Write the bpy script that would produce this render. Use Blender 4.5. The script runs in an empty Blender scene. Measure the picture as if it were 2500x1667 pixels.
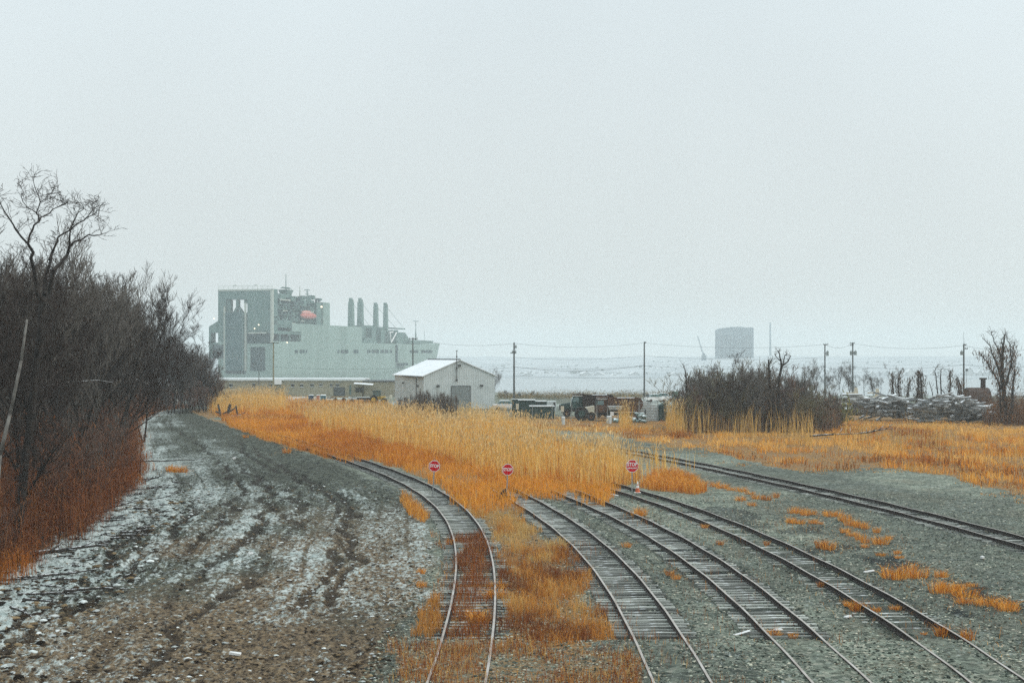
import bpy, math, random
import numpy as np
from mathutils import Vector, Matrix

rng = np.random.default_rng(11)
random.seed(11)
SC = bpy.context.scene
COL = SC.collection
R = math.radians

# ---------------------------------------------------------------- survey: lens and eye height
F, EYE, YH, CX = 3472.0, 8.7, 866.0, 1250.0      # 50 mm lens, eye 8.7 m above the yard


def gp(x, y, z=0.0):
    Z = F * (EYE - z) / (y - YH)
    return ((x - CX) / F * Z, Z)


def at(x, y, Z):
    return ((x - CX) / F * Z, Z, EYE - (y - YH) / F * Z)


def poly(pts, z=0.0):
    return np.array([gp(x, y, z) for x, y in pts])


# ---------------------------------------------------------------- noise
_T = rng.random((256, 256))


def vnoise(x, y):
    x = np.asarray(x, float); y = np.asarray(y, float)
    xi = np.floor(x).astype(int); yi = np.floor(y).astype(int)
    fx = x - xi; fy = y - yi
    fx = fx * fx * (3 - 2 * fx); fy = fy * fy * (3 - 2 * fy)
    a = _T[xi % 256, yi % 256]; b = _T[(xi + 1) % 256, yi % 256]
    c = _T[xi % 256, (yi + 1) % 256]; d = _T[(xi + 1) % 256, (yi + 1) % 256]
    return a + (b - a) * fx + (c - a) * fy + (a - b - c + d) * fx * fy


def fbm(x, y, o=4, g=0.5):
    s = 0; a = 1; t = 0
    for i in range(o):
        s = s + a * vnoise(x * 2 ** i + 17.3 * i, y * 2 ** i + 9.1 * i); t += a; a *= g
    return s / t


def sstep(a, b, x):
    t = np.clip((x - a) / (b - a), 0, 1)
    return t * t * (3 - 2 * t)


def inpoly(P, pg):
    x, y = P[:, 0], P[:, 1]
    r = np.zeros(len(P), bool)
    n = len(pg)
    for i in range(n):
        x0, y0 = pg[i]; x1, y1 = pg[(i + 1) % n]
        if y0 == y1:
            continue
        k = ((y0 > y) != (y1 > y)) & (x < (x1 - x0) * (y - y0) / (y1 - y0) + x0)
        r ^= k
    return r


# ---------------------------------------------------------------- ground shape
EDGE_Z = np.array([20, 36, 57, 74, 93, 129, 184, 220, 245, 300])
EDGE_X = np.array([-17.5, -18.6, -20.2, -22.0, -25.0, -34.5, -49.0, -54.5, -53.0, -60.0])   # wood edge
RIGHT_Z = np.array([20, 36, 57, 83, 96, 109, 150, 173, 220, 300])
RIGHT_X = np.array([-3.4, -3.4, -3.0, -5.2, -8.5, -12.6, -25.6, -34.5, -50, -60])           # lot, track side


def gz(X, Z):
    X = np.asarray(X, float); Z = np.asarray(Z, float)
    h = 0.10 * (fbm(X * 0.06, Z * 0.06, 2) - 0.5) * sstep(95, 130, Z)
    h = h + 0.15 * (1 - sstep(42.4, 43.6, Z + 0.5 * (vnoise(X * .7, Z * .1) - .5))) * sstep(-5.5, -4.0, X)
    ex = np.interp(Z, EDGE_Z, EDGE_X)
    h = h + 0.9 * sstep(0, 9, ex - X) * (1 - sstep(200, 260, Z))
    zb = 352 - 48 * sstep(-12, 6, X)
    h = h - 10.5 * sstep(0, 26, Z - zb)
    return h


# ---------------------------------------------------------------- materials
def nodes_of(m):
    m.use_nodes = True
    nt = m.node_tree
    for n in list(nt.nodes):
        nt.nodes.remove(n)
    return nt


_MATS = {}


def mat(name, c, c2=None, rough=0.85, scale=2.0, bump=0.0, bscale=20.0, metal=0.0, snow=0.0, lo=0.35, hi=0.65,
        rnd=0.0, spec=0.3, stretch=(1, 1, 1), detail=5.0):
    """procedural surface: two tones broken by noise, optional settled snow on upward faces, random value per object"""
    if name in _MATS:
        return _MATS[name]
    m = bpy.data.materials.new(name)
    nt = nodes_of(m); N = nt.nodes; L = nt.links
    out = N.new('ShaderNodeOutputMaterial'); b = N.new('ShaderNodeBsdfPrincipled')
    L.new(b.outputs[0], out.inputs[0])
    b.inputs['Roughness'].default_value = rough
    b.inputs['Metallic'].default_value = metal
    b.inputs['Specular IOR Level'].default_value = spec
    c2 = c2 or tuple(v * 0.65 for v in c)
    tc = N.new('ShaderNodeTexCoord'); mp = N.new('ShaderNodeMapping')
    mp.inputs['Scale'].default_value = stretch
    L.new(tc.outputs['Object'], mp.inputs[0])
    nz = N.new('ShaderNodeTexNoise'); nz.inputs['Scale'].default_value = scale; nz.inputs['Detail'].default_value = detail
    L.new(mp.outputs[0], nz.inputs['Vector'])
    rp = N.new('ShaderNodeMapRange'); rp.inputs[1].default_value = lo; rp.inputs[2].default_value = hi
    L.new(nz.outputs['Fac'], rp.inputs[0])
    mx = N.new('ShaderNodeMix'); mx.data_type = 'RGBA'
    mx.inputs[6].default_value = (*c2, 1); mx.inputs[7].default_value = (*c, 1)
    L.new(rp.outputs[0], mx.inputs[0])
    colour = mx.outputs[2]
    if rnd:
        oi = N.new('ShaderNodeObjectInfo'); hs = N.new('ShaderNodeHueSaturation')
        r2 = N.new('ShaderNodeMapRange'); r2.inputs[3].default_value = 1 - rnd; r2.inputs[4].default_value = 1 + rnd
        L.new(oi.outputs['Random'], r2.inputs[0]); L.new(r2.outputs[0], hs.inputs['Value'])
        L.new(colour, hs.inputs['Color']); colour = hs.outputs[0]
    if snow:
        g = N.new('ShaderNodeNewGeometry'); sx = N.new('ShaderNodeSeparateXYZ')
        L.new(g.outputs['Normal'], sx.inputs[0])
        n2 = N.new('ShaderNodeTexNoise'); n2.inputs['Scale'].default_value = scale * 2.3; n2.inputs['Detail'].default_value = 4
        L.new(tc.outputs['Object'], n2.inputs['Vector'])
        ad = N.new('ShaderNodeMath'); ad.operation = 'MULTIPLY_ADD'
        L.new(n2.outputs['Fac'], ad.inputs[0]); ad.inputs[1].default_value = 1.3; ad.inputs[2].default_value = snow - 1.15
        su = N.new('ShaderNodeMath'); su.operation = 'ADD'
        L.new(sx.outputs[2], su.inputs[0]); L.new(ad.outputs[0], su.inputs[1])
        mr = N.new('ShaderNodeMapRange'); mr.inputs[1].default_value = 0.75; mr.inputs[2].default_value = 1.0
        L.new(su.outputs[0], mr.inputs[0])
        m2 = N.new('ShaderNodeMix'); m2.data_type = 'RGBA'; m2.inputs[7].default_value = (.80, .83, .84, 1)
        L.new(mr.outputs[0], m2.inputs[0]); L.new(colour, m2.inputs[6]); colour = m2.outputs[2]
    L.new(colour, b.inputs['Base Color'])
    if bump:
        n3 = N.new('ShaderNodeTexNoise'); n3.inputs['Scale'].default_value = bscale; n3.inputs['Detail'].default_value = 6
        L.new(mp.outputs[0], n3.inputs['Vector'])
        bp = N.new('ShaderNodeBump'); bp.inputs['Strength'].default_value = bump; bp.inputs['Distance'].default_value = 0.05
        L.new(n3.outputs['Fac'], bp.inputs['Height']); L.new(bp.outputs[0], b.inputs['Normal'])
    _MATS[name] = m
    return m


def attr_mat(name, rough=0.9, translucent=0.25):
    """foliage whose tint is carried blade by blade in the colour attribute 'tint'"""
    m = bpy.data.materials.new(name); nt = nodes_of(m); N = nt.nodes; L = nt.links
    out = N.new('ShaderNodeOutputMaterial')
    a = N.new('ShaderNodeAttribute'); a.attribute_name = 'tint'
    d = N.new('ShaderNodeBsdfDiffuse'); t = N.new('ShaderNodeBsdfTranslucent'); mx = N.new('ShaderNodeMixShader')
    L.new(a.outputs['Color'], d.inputs[0]); L.new(a.outputs['Color'], t.inputs[0])
    mx.inputs[0].default_value = translucent
    L.new(d.outputs[0], mx.inputs[1]); L.new(t.outputs[0], mx.inputs[2]); L.new(mx.outputs[0], out.inputs[0])
    return m


def lamp_mat(name, c, s):
    m = bpy.data.materials.new(name); nt = nodes_of(m)
    out = nt.nodes.new('ShaderNodeOutputMaterial'); e = nt.nodes.new('ShaderNodeEmission')
    e.inputs[0].default_value = (*c, 1); e.inputs[1].default_value = s
    nt.links.new(e.outputs[0], out.inputs[0])
    return m


# ---------------------------------------------------------------- mesh helpers
class MB:
    def __init__(s):
        s.v = []; s.f = []; s.m = []; s.mi = 0

    def add(s, vs, fs):
        o = len(s.v); s.v += [tuple(p) for p in vs]
        for f in fs:
            s.f.append(tuple(o + i for i in f)); s.m.append(s.mi)
        return s

    def hexa(s, p):
        return s.add(p, [(0, 3, 2, 1), (4, 5, 6, 7), (0, 1, 5, 4), (1, 2, 6, 5), (2, 3, 7, 6), (3, 0, 4, 7)])

    def box(s, x0, x1, y0, y1, z0, z1):
        if x0 > x1: x0, x1 = x1, x0
        if y0 > y1: y0, y1 = y1, y0
        if z0 > z1: z0, z1 = z1, z0
        return s.hexa([(x0, y0, z0), (x1, y0, z0), (x1, y1, z0), (x0, y1, z0), (x0, y0, z1), (x1, y0, z1), (x1, y1, z1), (x0, y1, z1)])

    def tube(s, p, q, r, r2=None, n=6, cap=True):
        p = Vector(p); q = Vector(q); r2 = r if r2 is None else r2
        d = (q - p)
        if d.length < 1e-6: return s
        d.normalize(); a = d.orthogonal().normalized(); b = d.cross(a)
        vs = []
        for c, rr in ((p, r), (q, r2)):
            for i in range(n):
                t = 2 * math.pi * i / n
                vs.append(c + a * (rr * math.cos(t)) + b * (rr * math.sin(t)))
        fs = [(i, (i + 1) % n, n + (i + 1) % n, n + i) for i in range(n)]
        if cap:
            fs += [tuple(range(n - 1, -1, -1)), tuple(range(n, 2 * n))]
        return s.add(vs, fs)

    def path(s, pts, r, n=5):
        for a, b in zip(pts[:-1], pts[1:]):
            s.tube(a, b, r, r, n)
        return s

    def prism(s, pts, axis, a, b):
        """2-D outline extruded along axis ('x','y','z') from a to b; outline coords are the two other axes in order"""
        def P(u, v, w):
            return {'x': (w, u, v), 'y': (u, w, v), 'z': (u, v, w)}[axis]
        n = len(pts)
        vs = [P(u, v, a) for u, v in pts] + [P(u, v, b) for u, v in pts]
        fs = [tuple(range(n - 1, -1, -1)), tuple(range(n, 2 * n))] + [(i, (i + 1) % n, n + (i + 1) % n, n + i) for i in range(n)]
        return s.add(vs, fs)

    def blob(s, c, r, nu=10, nv=6, jit=0.0):
        vs = []; cx, cy, cz = c; rx, ry, rz = r
        for j in range(nv + 1):
            ph = math.pi * j / nv
            for i in range(nu):
                t = 2 * math.pi * i / nu; k = 1 + random.uniform(-jit, jit)
                vs.append((cx + rx * k * math.sin(ph) * math.cos(t), cy + ry * k * math.sin(ph) * math.sin(t), cz + rz * k * math.cos(ph)))
        fs = [(j * nu + i, (j + 1) * nu + i, (j + 1) * nu + (i + 1) % nu, j * nu + (i + 1) % nu) for j in range(nv) for i in range(nu)]
        return s.add(vs, fs)

    def build(s, name, mats, parent=None, smooth=False, bevel=0.0):
        me = bpy.data.meshes.new(name)
        me.from_pydata(s.v, [], s.f)
        ms = mats if isinstance(mats, (list, tuple)) else [mats]
        for x in ms: me.materials.append(x)
        if len(ms) > 1:
            me.polygons.foreach_set('material_index', s.m)
        me.update()
        import bmesh
        bm = bmesh.new(); bm.from_mesh(me); bmesh.ops.recalc_face_normals(bm, faces=bm.faces); bm.to_mesh(me); bm.free()
        if smooth:
            me.polygons.foreach_set('use_smooth', [True] * len(me.polygons))
        o = bpy.data.objects.new(name, me); COL.objects.link(o)
        if parent: o.parent = parent
        if bevel:
            md = o.modifiers.new('bevel', 'BEVEL'); md.width = bevel; md.segments = 2; md.limit_method = 'ANGLE'
        return o


def np_mesh(name, V, quads=None, tris=None, material=None, tint=None, smooth=False, attrs=None):
    """V (n,3); quads (a,4); tris (b,3); tint (n,3)"""
    me = bpy.data.meshes.new(name)
    nq = 0 if quads is None else len(quads); ntr = 0 if tris is None else len(tris)
    me.vertices.add(len(V)); me.vertices.foreach_set('co', np.ascontiguousarray(V, np.float32).ravel())
    loops = []
    if nq: loops.append(np.asarray(quads).ravel())
    if ntr: loops.append(np.asarray(tris).ravel())
    lv = np.concatenate(loops).astype(np.int32)
    me.loops.add(len(lv)); me.loops.foreach_set('vertex_index', lv)
    st = np.concatenate([np.arange(nq) * 4, nq * 4 + np.arange(ntr) * 3]).astype(np.int32)
    me.polygons.add(nq + ntr); me.polygons.foreach_set('loop_start', st)
    me.update(calc_edges=True); me.validate()
    if tint is not None:
        at_ = me.attributes.new('tint', 'FLOAT_COLOR', 'POINT')
        at_.data.foreach_set('color', np.concatenate([tint, np.ones((len(tint), 1))], 1).astype(np.float32).ravel())
    for k, a in (attrs or {}).items():
        x = me.attributes.new(k, 'FLOAT', 'POINT'); x.data.foreach_set('value', a.astype(np.float32).ravel())
    if smooth:
        me.polygons.foreach_set('use_smooth', np.ones(nq + ntr, bool))
    if material: me.materials.append(material)
    o = bpy.data.objects.new(name, me); COL.objects.link(o)
    return o


def tubes_np(name, S, k, material, parent=None):
    """S (n,8): p0 p1 r0 r1 -> one mesh of tapered k-sided twigs"""
    S = np.asarray(S, float)
    p, q = S[:, 0:3], S[:, 3:6]
    d = q - p; d /= np.maximum(np.linalg.norm(d, axis=1, keepdims=True), 1e-9)
    ref = np.where(np.abs(d[:, 2:3]) < 0.9, np.array([[0, 0, 1.0]]), np.array([[1.0, 0, 0]]))
    a = np.cross(d, ref); a /= np.linalg.norm(a, axis=1, keepdims=True); b = np.cross(d, a)
    n = len(S); V = np.zeros((n, 2, k, 3))
    for i in range(k):
        t = 2 * math.pi * i / k
        off = a * math.cos(t) + b * math.sin(t)
        V[:, 0, i] = p + off * S[:, 6:7]; V[:, 1, i] = q + off * S[:, 7:8]
    base = (np.arange(n) * 2 * k)[:, None]
    Q = np.concatenate([np.stack([base[:, 0] + i, base[:, 0] + (i + 1) % k, base[:, 0] + k + (i + 1) % k, base[:, 0] + k + i], 1) for i in range(k)])
    o = np_mesh(name, V.reshape(-1, 3), Q, None, material, smooth=True)
    if parent: o.parent = parent
    return o


def tag(o, label=None, cat=None, group=None, kind=None):
    if label: o['label'] = label
    if cat: o['category'] = cat
    if group: o['group'] = group
    if kind: o['kind'] = kind
    return o


def thing(name, label, cat, loc=(0, 0, 0), rz=0.0, group=None):
    o = bpy.data.objects.new(name, None); COL.objects.link(o)
    o.empty_display_size = 0.2
    o.location = loc; o.rotation_euler = (0, 0, rz)
    return tag(o, label, cat, group)


def dup(root, loc, rz=0.0, label=None, group=None, scale=1.0):
    r = root.copy(); COL.objects.link(r); r.location = loc; r.rotation_euler = (0, 0, rz)
    r.scale = (scale, scale, scale) if not hasattr(scale, '__len__') else scale
    if label: r['label'] = label
    if group: r['group'] = group
    for ch in list(root.children):
        c = ch.copy(); COL.objects.link(c); c.parent = r
        for g in list(ch.children):
            d = g.copy(); COL.objects.link(d); d.parent = c
    return r


# ---------------------------------------------------------------- camera
cam = bpy.data.cameras.new('camera'); co = bpy.data.objects.new('camera', cam); COL.objects.link(co)
co.location = (0, 0, EYE); co.rotation_euler = (R(90), 0, 0)
cam.sensor_fit = 'HORIZONTAL'; cam.sensor_width = 36; cam.lens = 36 * F / 2500
cam.shift_y = (YH - 1667 / 2) / 2500
cam.clip_start = 0.5; cam.clip_end = 12000
SC.camera = co
SC.render.resolution_x = 1024; SC.render.resolution_y = 682

# ---------------------------------------------------------------- overcast sky, soft sun, snowy air
SUN_EL, SUN_AZ = 38.0, 100.0        # degrees; azimuth clockwise from the view direction
w = bpy.data.worlds.new('World'); SC.world = w; w.use_nodes = True
nt = w.node_tree
for n in list(nt.nodes): nt.nodes.remove(n)
N, L = nt.nodes, nt.links
wo = N.new('ShaderNodeOutputWorld'); bg = N.new('ShaderNodeBackground'); bg.inputs[1].default_value = 0.1
sk = N.new('ShaderNodeTexSky'); sk.sky_type = 'NISHITA'; sk.sun_disc = False
sk.sun_elevation = R(SUN_EL); sk.sun_rotation = R(SUN_AZ); sk.dust_density = 6; sk.air_density = 1.2
hs = N.new('ShaderNodeHueSaturation'); hs.inputs['Saturation'].default_value = 0.25; hs.inputs['Value'].default_value = 0.9
L.new(sk.outputs[0], hs.inputs['Color'])
tc = N.new('ShaderNodeTexCoord'); sx = N.new('ShaderNodeSeparateXYZ'); L.new(tc.outputs['Generated'], sx.inputs[0])
ramp = N.new('ShaderNodeValToRGB'); L.new(sx.outputs[2], ramp.inputs[0])
el = ramp.color_ramp.elements
SKYK = 1.0
el[0].position = 0.0; el[0].color = (.700, .755, .750, 1)
el[1].position = 1.0; el[1].color = (1.25, 1.42, 1.52, 1)
e = el.new(0.10); e.color = (.69, .755, .765, 1)
e = el.new(0.25); e.color = (.70, .785, .82, 1)
nz = N.new('ShaderNodeTexNoise'); nz.inputs['Scale'].default_value = 2.2; nz.inputs['Detail'].default_value = 4
L.new(tc.outputs['Generated'], nz.inputs['Vector'])
mr = N.new('ShaderNodeMapRange'); mr.inputs[1].default_value = .3; mr.inputs[2].default_value = .7
mr.inputs[3].default_value = 9.6; mr.inputs[4].default_value = 10.7
L.new(nz.outputs['Fac'], mr.inputs[0])
vm = N.new('ShaderNodeVectorMath'); vm.operation = 'SCALE'
L.new(ramp.outputs[0], vm.inputs[0]); L.new(mr.outputs[0], vm.inputs['Scale'])
mxw = N.new('ShaderNodeMix'); mxw.data_type = 'RGBA'; mxw.inputs[0].default_value = 0.93
L.new(hs.outputs[0], mxw.inputs[6]); L.new(vm.outputs[0], mxw.inputs[7])
L.new(mxw.outputs[2], bg.inputs[0]); L.new(bg.outputs[0], wo.inputs[0])

sun = bpy.data.lights.new('sun', 'SUN'); so = bpy.data.objects.new('sun', sun); COL.objects.link(so)
sun.energy = 1.0; sun.angle = R(35); sun.color = (1, .95, .88)
a, e_ = R(SUN_AZ), R(SUN_EL)
sd = Vector((math.sin(a) * math.cos(e_), math.cos(a) * math.cos(e_), math.sin(e_)))
so.rotation_euler = sd.to_track_quat('Z', 'Y').to_euler()
so.location = (200, 50, 200)

mh = bpy.data.materials.new('haze'); nth = nodes_of(mh)
ho = nth.nodes.new('ShaderNodeOutputMaterial'); pv = nth.nodes.new('ShaderNodeVolumePrincipled')
pv.inputs['Color'].default_value = (.90, .955, .95, 1); pv.inputs['Density'].default_value = 0.00042
pv.inputs['Anisotropy'].default_value = 0.0
nth.links.new(pv.outputs[0], ho.inputs['Volume'])
hz = MB().box(-2700, 2700, -40, 4300, -12.5, 66).build('haze', mh)
tag(hz, kind='stuff')

SC.view_settings.view_transform = 'Standard'; SC.view_settings.look = 'None'
SC.view_settings.gamma = 1; SC.view_settings.exposure = 0.13
SC.render.engine = 'CYCLES'
SC.cycles.use_denoising = False
SC.cycles.max_bounces = 6; SC.cycles.diffuse_bounces = 3; SC.cycles.volume_bounces = 1
SC.cycles.transparent_max_bounces = 8
try:
    SC.cycles.denoiser = 'OPENIMAGEDENOISE'
except Exception:
    pass

# ---------------------------------------------------------------- tracks: rails surveyed from the photograph
RAILS = [
    # near left track (left rail, right rail)
    ([(1042.5, 1667), (1061, 1620.7), (1078, 1571), (1093, 1514.6), (1108, 1448), (1115.3, 1396), (1115.8, 1374), (1112.7, 1330), (1104, 1299), (1087, 1259), (1065.8, 1235.6), (1046.7, 1216), (1023, 1202.6), (985, 1178), (942.5, 1159), (900, 1142)],
     [(1183, 1667), (1195.6, 1583.7), (1204, 1509.6), (1205.4, 1457.8), (1203.7, 1398.5), (1197, 1354), (1188, 1320), (1174, 1288.7), (1150.9, 1259), (1125, 1235.6), (1091, 1210), (1059, 1191), (1008, 1165), (970, 1148), (902, 1127), (734, 1075), (704, 1067)]),
    ([(1599, 1667), (1563, 1580.6), (1548, 1550), (1522, 1504), (1494, 1443), (1461, 1402), (1425.5, 1356), (1400, 1333), (1367.7, 1299), (1335.8, 1274), (1293, 1244), (1261, 1225), (1240, 1213)],
     [(1738, 1667), (1706, 1613.8), (1670, 1563), (1634.7, 1511.7), (1594, 1453), (1553, 1402), (1509.7, 1358.7), (1453.6, 1312.8), (1400, 1276), (1367.7, 1252.6), (1325, 1227), (1289, 1211)]),
    ([(1989, 1667), (1910, 1583), (1854, 1522), (1782.7, 1460.7), (1706, 1394), (1629.6, 1340.8), (1565.8, 1300), (1550, 1285), (1482, 1249), (1431, 1230), (1395, 1217.5)],
     [(2128.8, 1667), (2052.5, 1599.5), (1981.7, 1536.8), (1927, 1490.5), (1900, 1466), (1833.7, 1407), (1757, 1358.7), (1680.6, 1320.4), (1637, 1300), (1618, 1288), (1550, 1255.8), (1507.7, 1235.4), (1489, 1227.7)]),
    ([(2376.6, 1667), (2254, 1580), (2172, 1517.8), (2090.6, 1460.6), (2009, 1414), (1900, 1355.7), (1780, 1301.8), (1703.5, 1271), (1635.4, 1240.5), (1584, 1220), (1541.8, 1206), (1502.6, 1198)],
     [(2500, 1656.7), (2390, 1583), (2308.5, 1534), (2199.6, 1471.5), (2090.6, 1408.8), (2009, 1365), (1900, 1319), (1780, 1266), (1703.5, 1237), (1635.4, 1215), (1570.7, 1198)]),
    ([(2500, 1334), (2363, 1294.5), (2226.8, 1259), (2137, 1240), (2040, 1220), (1870, 1176), (1780, 1152), (1686.5, 1135), (1618, 1119.6), (1533, 1106)],
     [(2500, 1307.5), (2380, 1274.7), (2210, 1230.5), (2040, 1193), (1870, 1159), (1780, 1141.7), (1652.5, 1118), (1550, 1098), (1465, 1084.7), (1427.7, 1080.4)]),
]
RTOP = 0.20
TRACKS = []          # (dense Z, X) centre lines
for k, (lr, rr) in enumerate(RAILS):
    L0 = np.array([gp(x, y, RTOP) for x, y in lr]); R0 = np.array([gp(x, y, RTOP) for x, y in rr])
    deg = 6 if k == 0 else 4
    co_ = None
    for it in range(6):
        if co_ is None:
            hl = np.zeros(len(L0)); hr = np.zeros(len(R0))
        else:
            dp = np.polyder(co_)
            hl = np.arctan(np.polyval(dp, u(L0[:, 1]))* us); hr = np.arctan(np.polyval(dp, u(R0[:, 1])) * us)
        g = 0.7525
        A = np.concatenate([np.stack([L0[:, 0] + g * np.cos(hl), L0[:, 1] - g * np.sin(hl)], 1), np.stack([R0[:, 0] - g * np.cos(hr), R0[:, 1] + g * np.sin(hr)], 1)])
        zc, zs = A[:, 1].mean(), A[:, 1].std()
        u = lambda z, zc=zc, zs=zs: (z - zc) / zs
        us = 1 / zs
        wts = 1.0 / A[:, 1]            # far points are less certain
        co_ = np.polyfit(u(A[:, 1]), A[:, 0], deg, w=wts)
    z0, z1 = A[:, 1].min(), A[:, 1].max()
    zz = np.linspace(z0, z1, 600)
    xx = np.polyval(co_, u(zz))
    # carry on straight towards the camera side and beyond
    s0 = (xx[5] - xx[0]) / (zz[5] - zz[0]); s1 = (xx[-1] - xx[-6]) / (zz[-1] - zz[-6])
    ze = np.linspace(z0 - 10, z0 - .05, 40); zf = np.linspace(z1 + .05, z1 + 6, 20)
    xx = np.concatenate([xx[0] + s0 * (ze - z0), xx, xx[-1] + s1 * (zf - z1)]); zz = np.concatenate([ze, zz, zf])
    TRACKS.append((zz, xx))


def near_track(X, Z):
    """smallest sideways distance to any track centre line"""
    d = np.full(np.shape(X), 99.0)
    for zz, xx in TRACKS:
        xc = np.interp(Z, zz, xx, left=1e3, right=1e3)
        sl = np.interp(Z, zz[:-1], np.diff(xx) / np.diff(zz))
        d = np.minimum(d, np.abs(X - xc) / np.sqrt(1 + sl * sl))
    return d
# ---------------------------------------------------------------- ground sheet
zs_ = list(np.arange(12, 30, 0.6))
z = 30.0
while z < 345:
    zs_.append(z); z += min(max(0.05, 0.85 * z * z / 12372), 5)
zs_ += list(np.arange(345, 386, 3.0)) + [420, 600, 1000, 2000, 4000]
zr = np.array(zs_)
tcol = np.concatenate([np.linspace(-.62, -.40, 24)[:-1], np.arange(-.40, .40, .00105), np.linspace(.40, .62, 24)])
ZZ, TT = np.meshgrid(zr, tcol, indexing='ij')
XX = ZZ * TT
nr, nc = XX.shape
X = XX.ravel(); Z = ZZ.ravel()
hb = gz(X, Z)
xl = np.interp(Z, EDGE_Z, EDGE_X); xr = np.interp(Z, RIGHT_Z, RIGHT_X)
tl = (X - xl) / np.maximum(xr - xl, 1)                       # 0 wood edge .. 1 track side
wob = fbm(X * .35, Z * .35, 3) - .5
lot = sstep(-.02, .02, tl + .06 * wob) * (1 - sstep(.97, 1.03, tl + .12 * wob)) * (1 - sstep(225, 250, Z))
# clods and ruts of the lot
along = Z; across = tl * 16
streak = fbm(across * 1.1 + 3 * fbm(X * .02, Z * .02, 2), along * .045, 3)
ruts = np.abs(np.sin(across * 2.3 + 5 * fbm(X * .03, Z * .03, 2)))
clod = fbm(X * 2.6, Z * 1.5, 4, .6)
clod2 = fbm(X * 5.5 + 9, Z * 3.2, 3, .6)
nearw = 1 - sstep(60, 110, Z)
hfine = lot * ((clod - .5) * (.42 - .22 * sstep(.2, .5, tl)) * (.45 + .55 * nearw) + (clod2 - .5) * .14 + (streak - .5) * .12)
grav_bump = (fbm(X * 7, Z * 5, 2) - .5) * .05
hfine += (1 - lot) * grav_bump
tz = near_track(X, Z)
hfine *= 1 - 0.85 * (1 - sstep(1.3, 2.2, tz)) * (Z > 42)
rut = np.zeros(len(X))
for c0, w0, za, zb in ((.235, .020, 30, 90), (.315, .020, 30, 95), (.47, .022, 34, 120), (.545, .022, 34, 130), (.70, .020, 46, 150), (.77, .020, 46, 160), (.39, .018, 60, 200)):
    brk = .35 + .65 * sstep(.25, .50, vnoise(Z * .07 + c0 * 40, Z * 0 + c0 * 11))
    rut = np.maximum(rut, (1 - sstep(w0 * .35, w0 * 1.0, np.abs(tl - c0 - .12 * wob - .05 * np.sin(Z * .035 + c0 * 9)))) * sstep(za, za + 6, Z) * (1 - sstep(zb - 20, zb, Z)) * brk)
rut *= lot
hfine -= .13 * rut
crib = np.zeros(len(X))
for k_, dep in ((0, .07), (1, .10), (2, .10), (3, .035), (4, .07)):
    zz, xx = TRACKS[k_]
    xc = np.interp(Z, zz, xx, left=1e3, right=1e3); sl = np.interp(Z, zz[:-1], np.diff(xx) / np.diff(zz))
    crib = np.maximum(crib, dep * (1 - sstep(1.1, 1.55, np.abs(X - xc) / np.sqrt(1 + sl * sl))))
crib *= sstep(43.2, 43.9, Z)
Y = hb + hfine - .22 * crib
# keep the ballast just under the tie tops, and rails proud of the crossing
# how much of the ground the thin snow covers: streaked along the wheel ruts, thinner to the near right
patch = sstep(.36, .64, fbm(X * .09 + 21, Z * .05, 3))
snow = (.47 + .80 * (streak - .5) * (.25 + 1.1 * patch) + 1.0 * (fbm(X * .30 + 2, Z * .16, 5, .62) - .5) + .12 * sstep(45, 70, Z) * (1 - sstep(80, 120, Z)) - .14 * (1 - sstep(38, 60, Z)) * sstep(.18, .36, tl)
        + .46 * (1 - sstep(.03, .28, tl)) - .14 * sstep(.25, .40, tl) - .42 * sstep(.50, .82, tl + .5 * (streak - .5)) * sstep(74, 105, Z) - .55 * rut - .30 * (ruts < .20) * patch
        + .45 * (clod - .5))
snow = np.clip(snow, 0.02, .95)
snow *= lot
bz = sstep(.40, .60, fbm(X * .14 + 4, Z * .09, 4) + .22 * (1 - sstep(38, 60, Z)) - .10 * sstep(60, 90, Z) - .22 * (1 - sstep(.12, .30, tl)))
brown = lot * np.clip((.85 * bz + .10 * sstep(.2, .4, tl)) * (1 - sstep(60, 92, Z)), 0, 1)
brown = np.maximum(brown, lot * .85 * sstep(.78, 1.0, tl + .25 * wob) * (1 - sstep(62, 80, Z)))

# straw litter under the grass
def soft(pg, amp=.9, fq=.5):
    P = np.stack([X + amp * (fbm(X * fq, Z * fq, 3) - .5) * 2, Z + amp * 3 * (fbm(X * fq + 40, Z * fq, 3) - .5) * 2], 1)
    return inpoly(P, pg).astype(float)

PG_LOW = [(515, 1000), (700, 1005), (760, 1036), (1000, 1034), (1250, 1042), (1330, 1075), (1420, 1100), (1500, 1125), (1560, 1165), (1500, 1200), (1492, 1236), (1440, 1238), (1400, 1224), (1300, 1216), (1240, 1240), (1200, 1262), (1130, 1250), (1095, 1208), (1050, 1176), (960, 1140), (900, 1122), (860, 1135), (780, 1112), (640, 1072), (560, 1040)]
PG_ARC = [(1560, 1186), (1590, 1160), (1650, 1158), (1700, 1175), (1722, 1198), (1700, 1208), (1640, 1200), (1590, 1198)]
PG_RIGHT = [(1240, 1020), (1300, 1015), (1640, 1025), (2080, 1024), (2600, 1028), (2620, 1225), (2480, 1208), (2400, 1185), (2320, 1165), (2240, 1150), (2120, 1138), (2000, 1152), (1900, 1142), (1800, 1118), (1720, 1096), (1640, 1092), (1560, 1078), (1480, 1058), (1400, 1052), (1300, 1046)]
PG_MID = [(1125, 1250), (1215, 1250), (1255, 1240), (1300, 1290), (1360, 1345), (1415, 1410), (1450, 1480), (1500, 1560), (1500, 1580), (1300, 1590), (1215, 1560), (1220, 1470), (1215, 1400), (1195, 1320), (1160, 1272)]
PG_IN1 = [(1085, 1318), (1170, 1308), (1195, 1370), (1202, 1450), (1198, 1560), (1085, 1570), (1105, 1480), (1118, 1400), (1115, 1340)]
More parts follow.
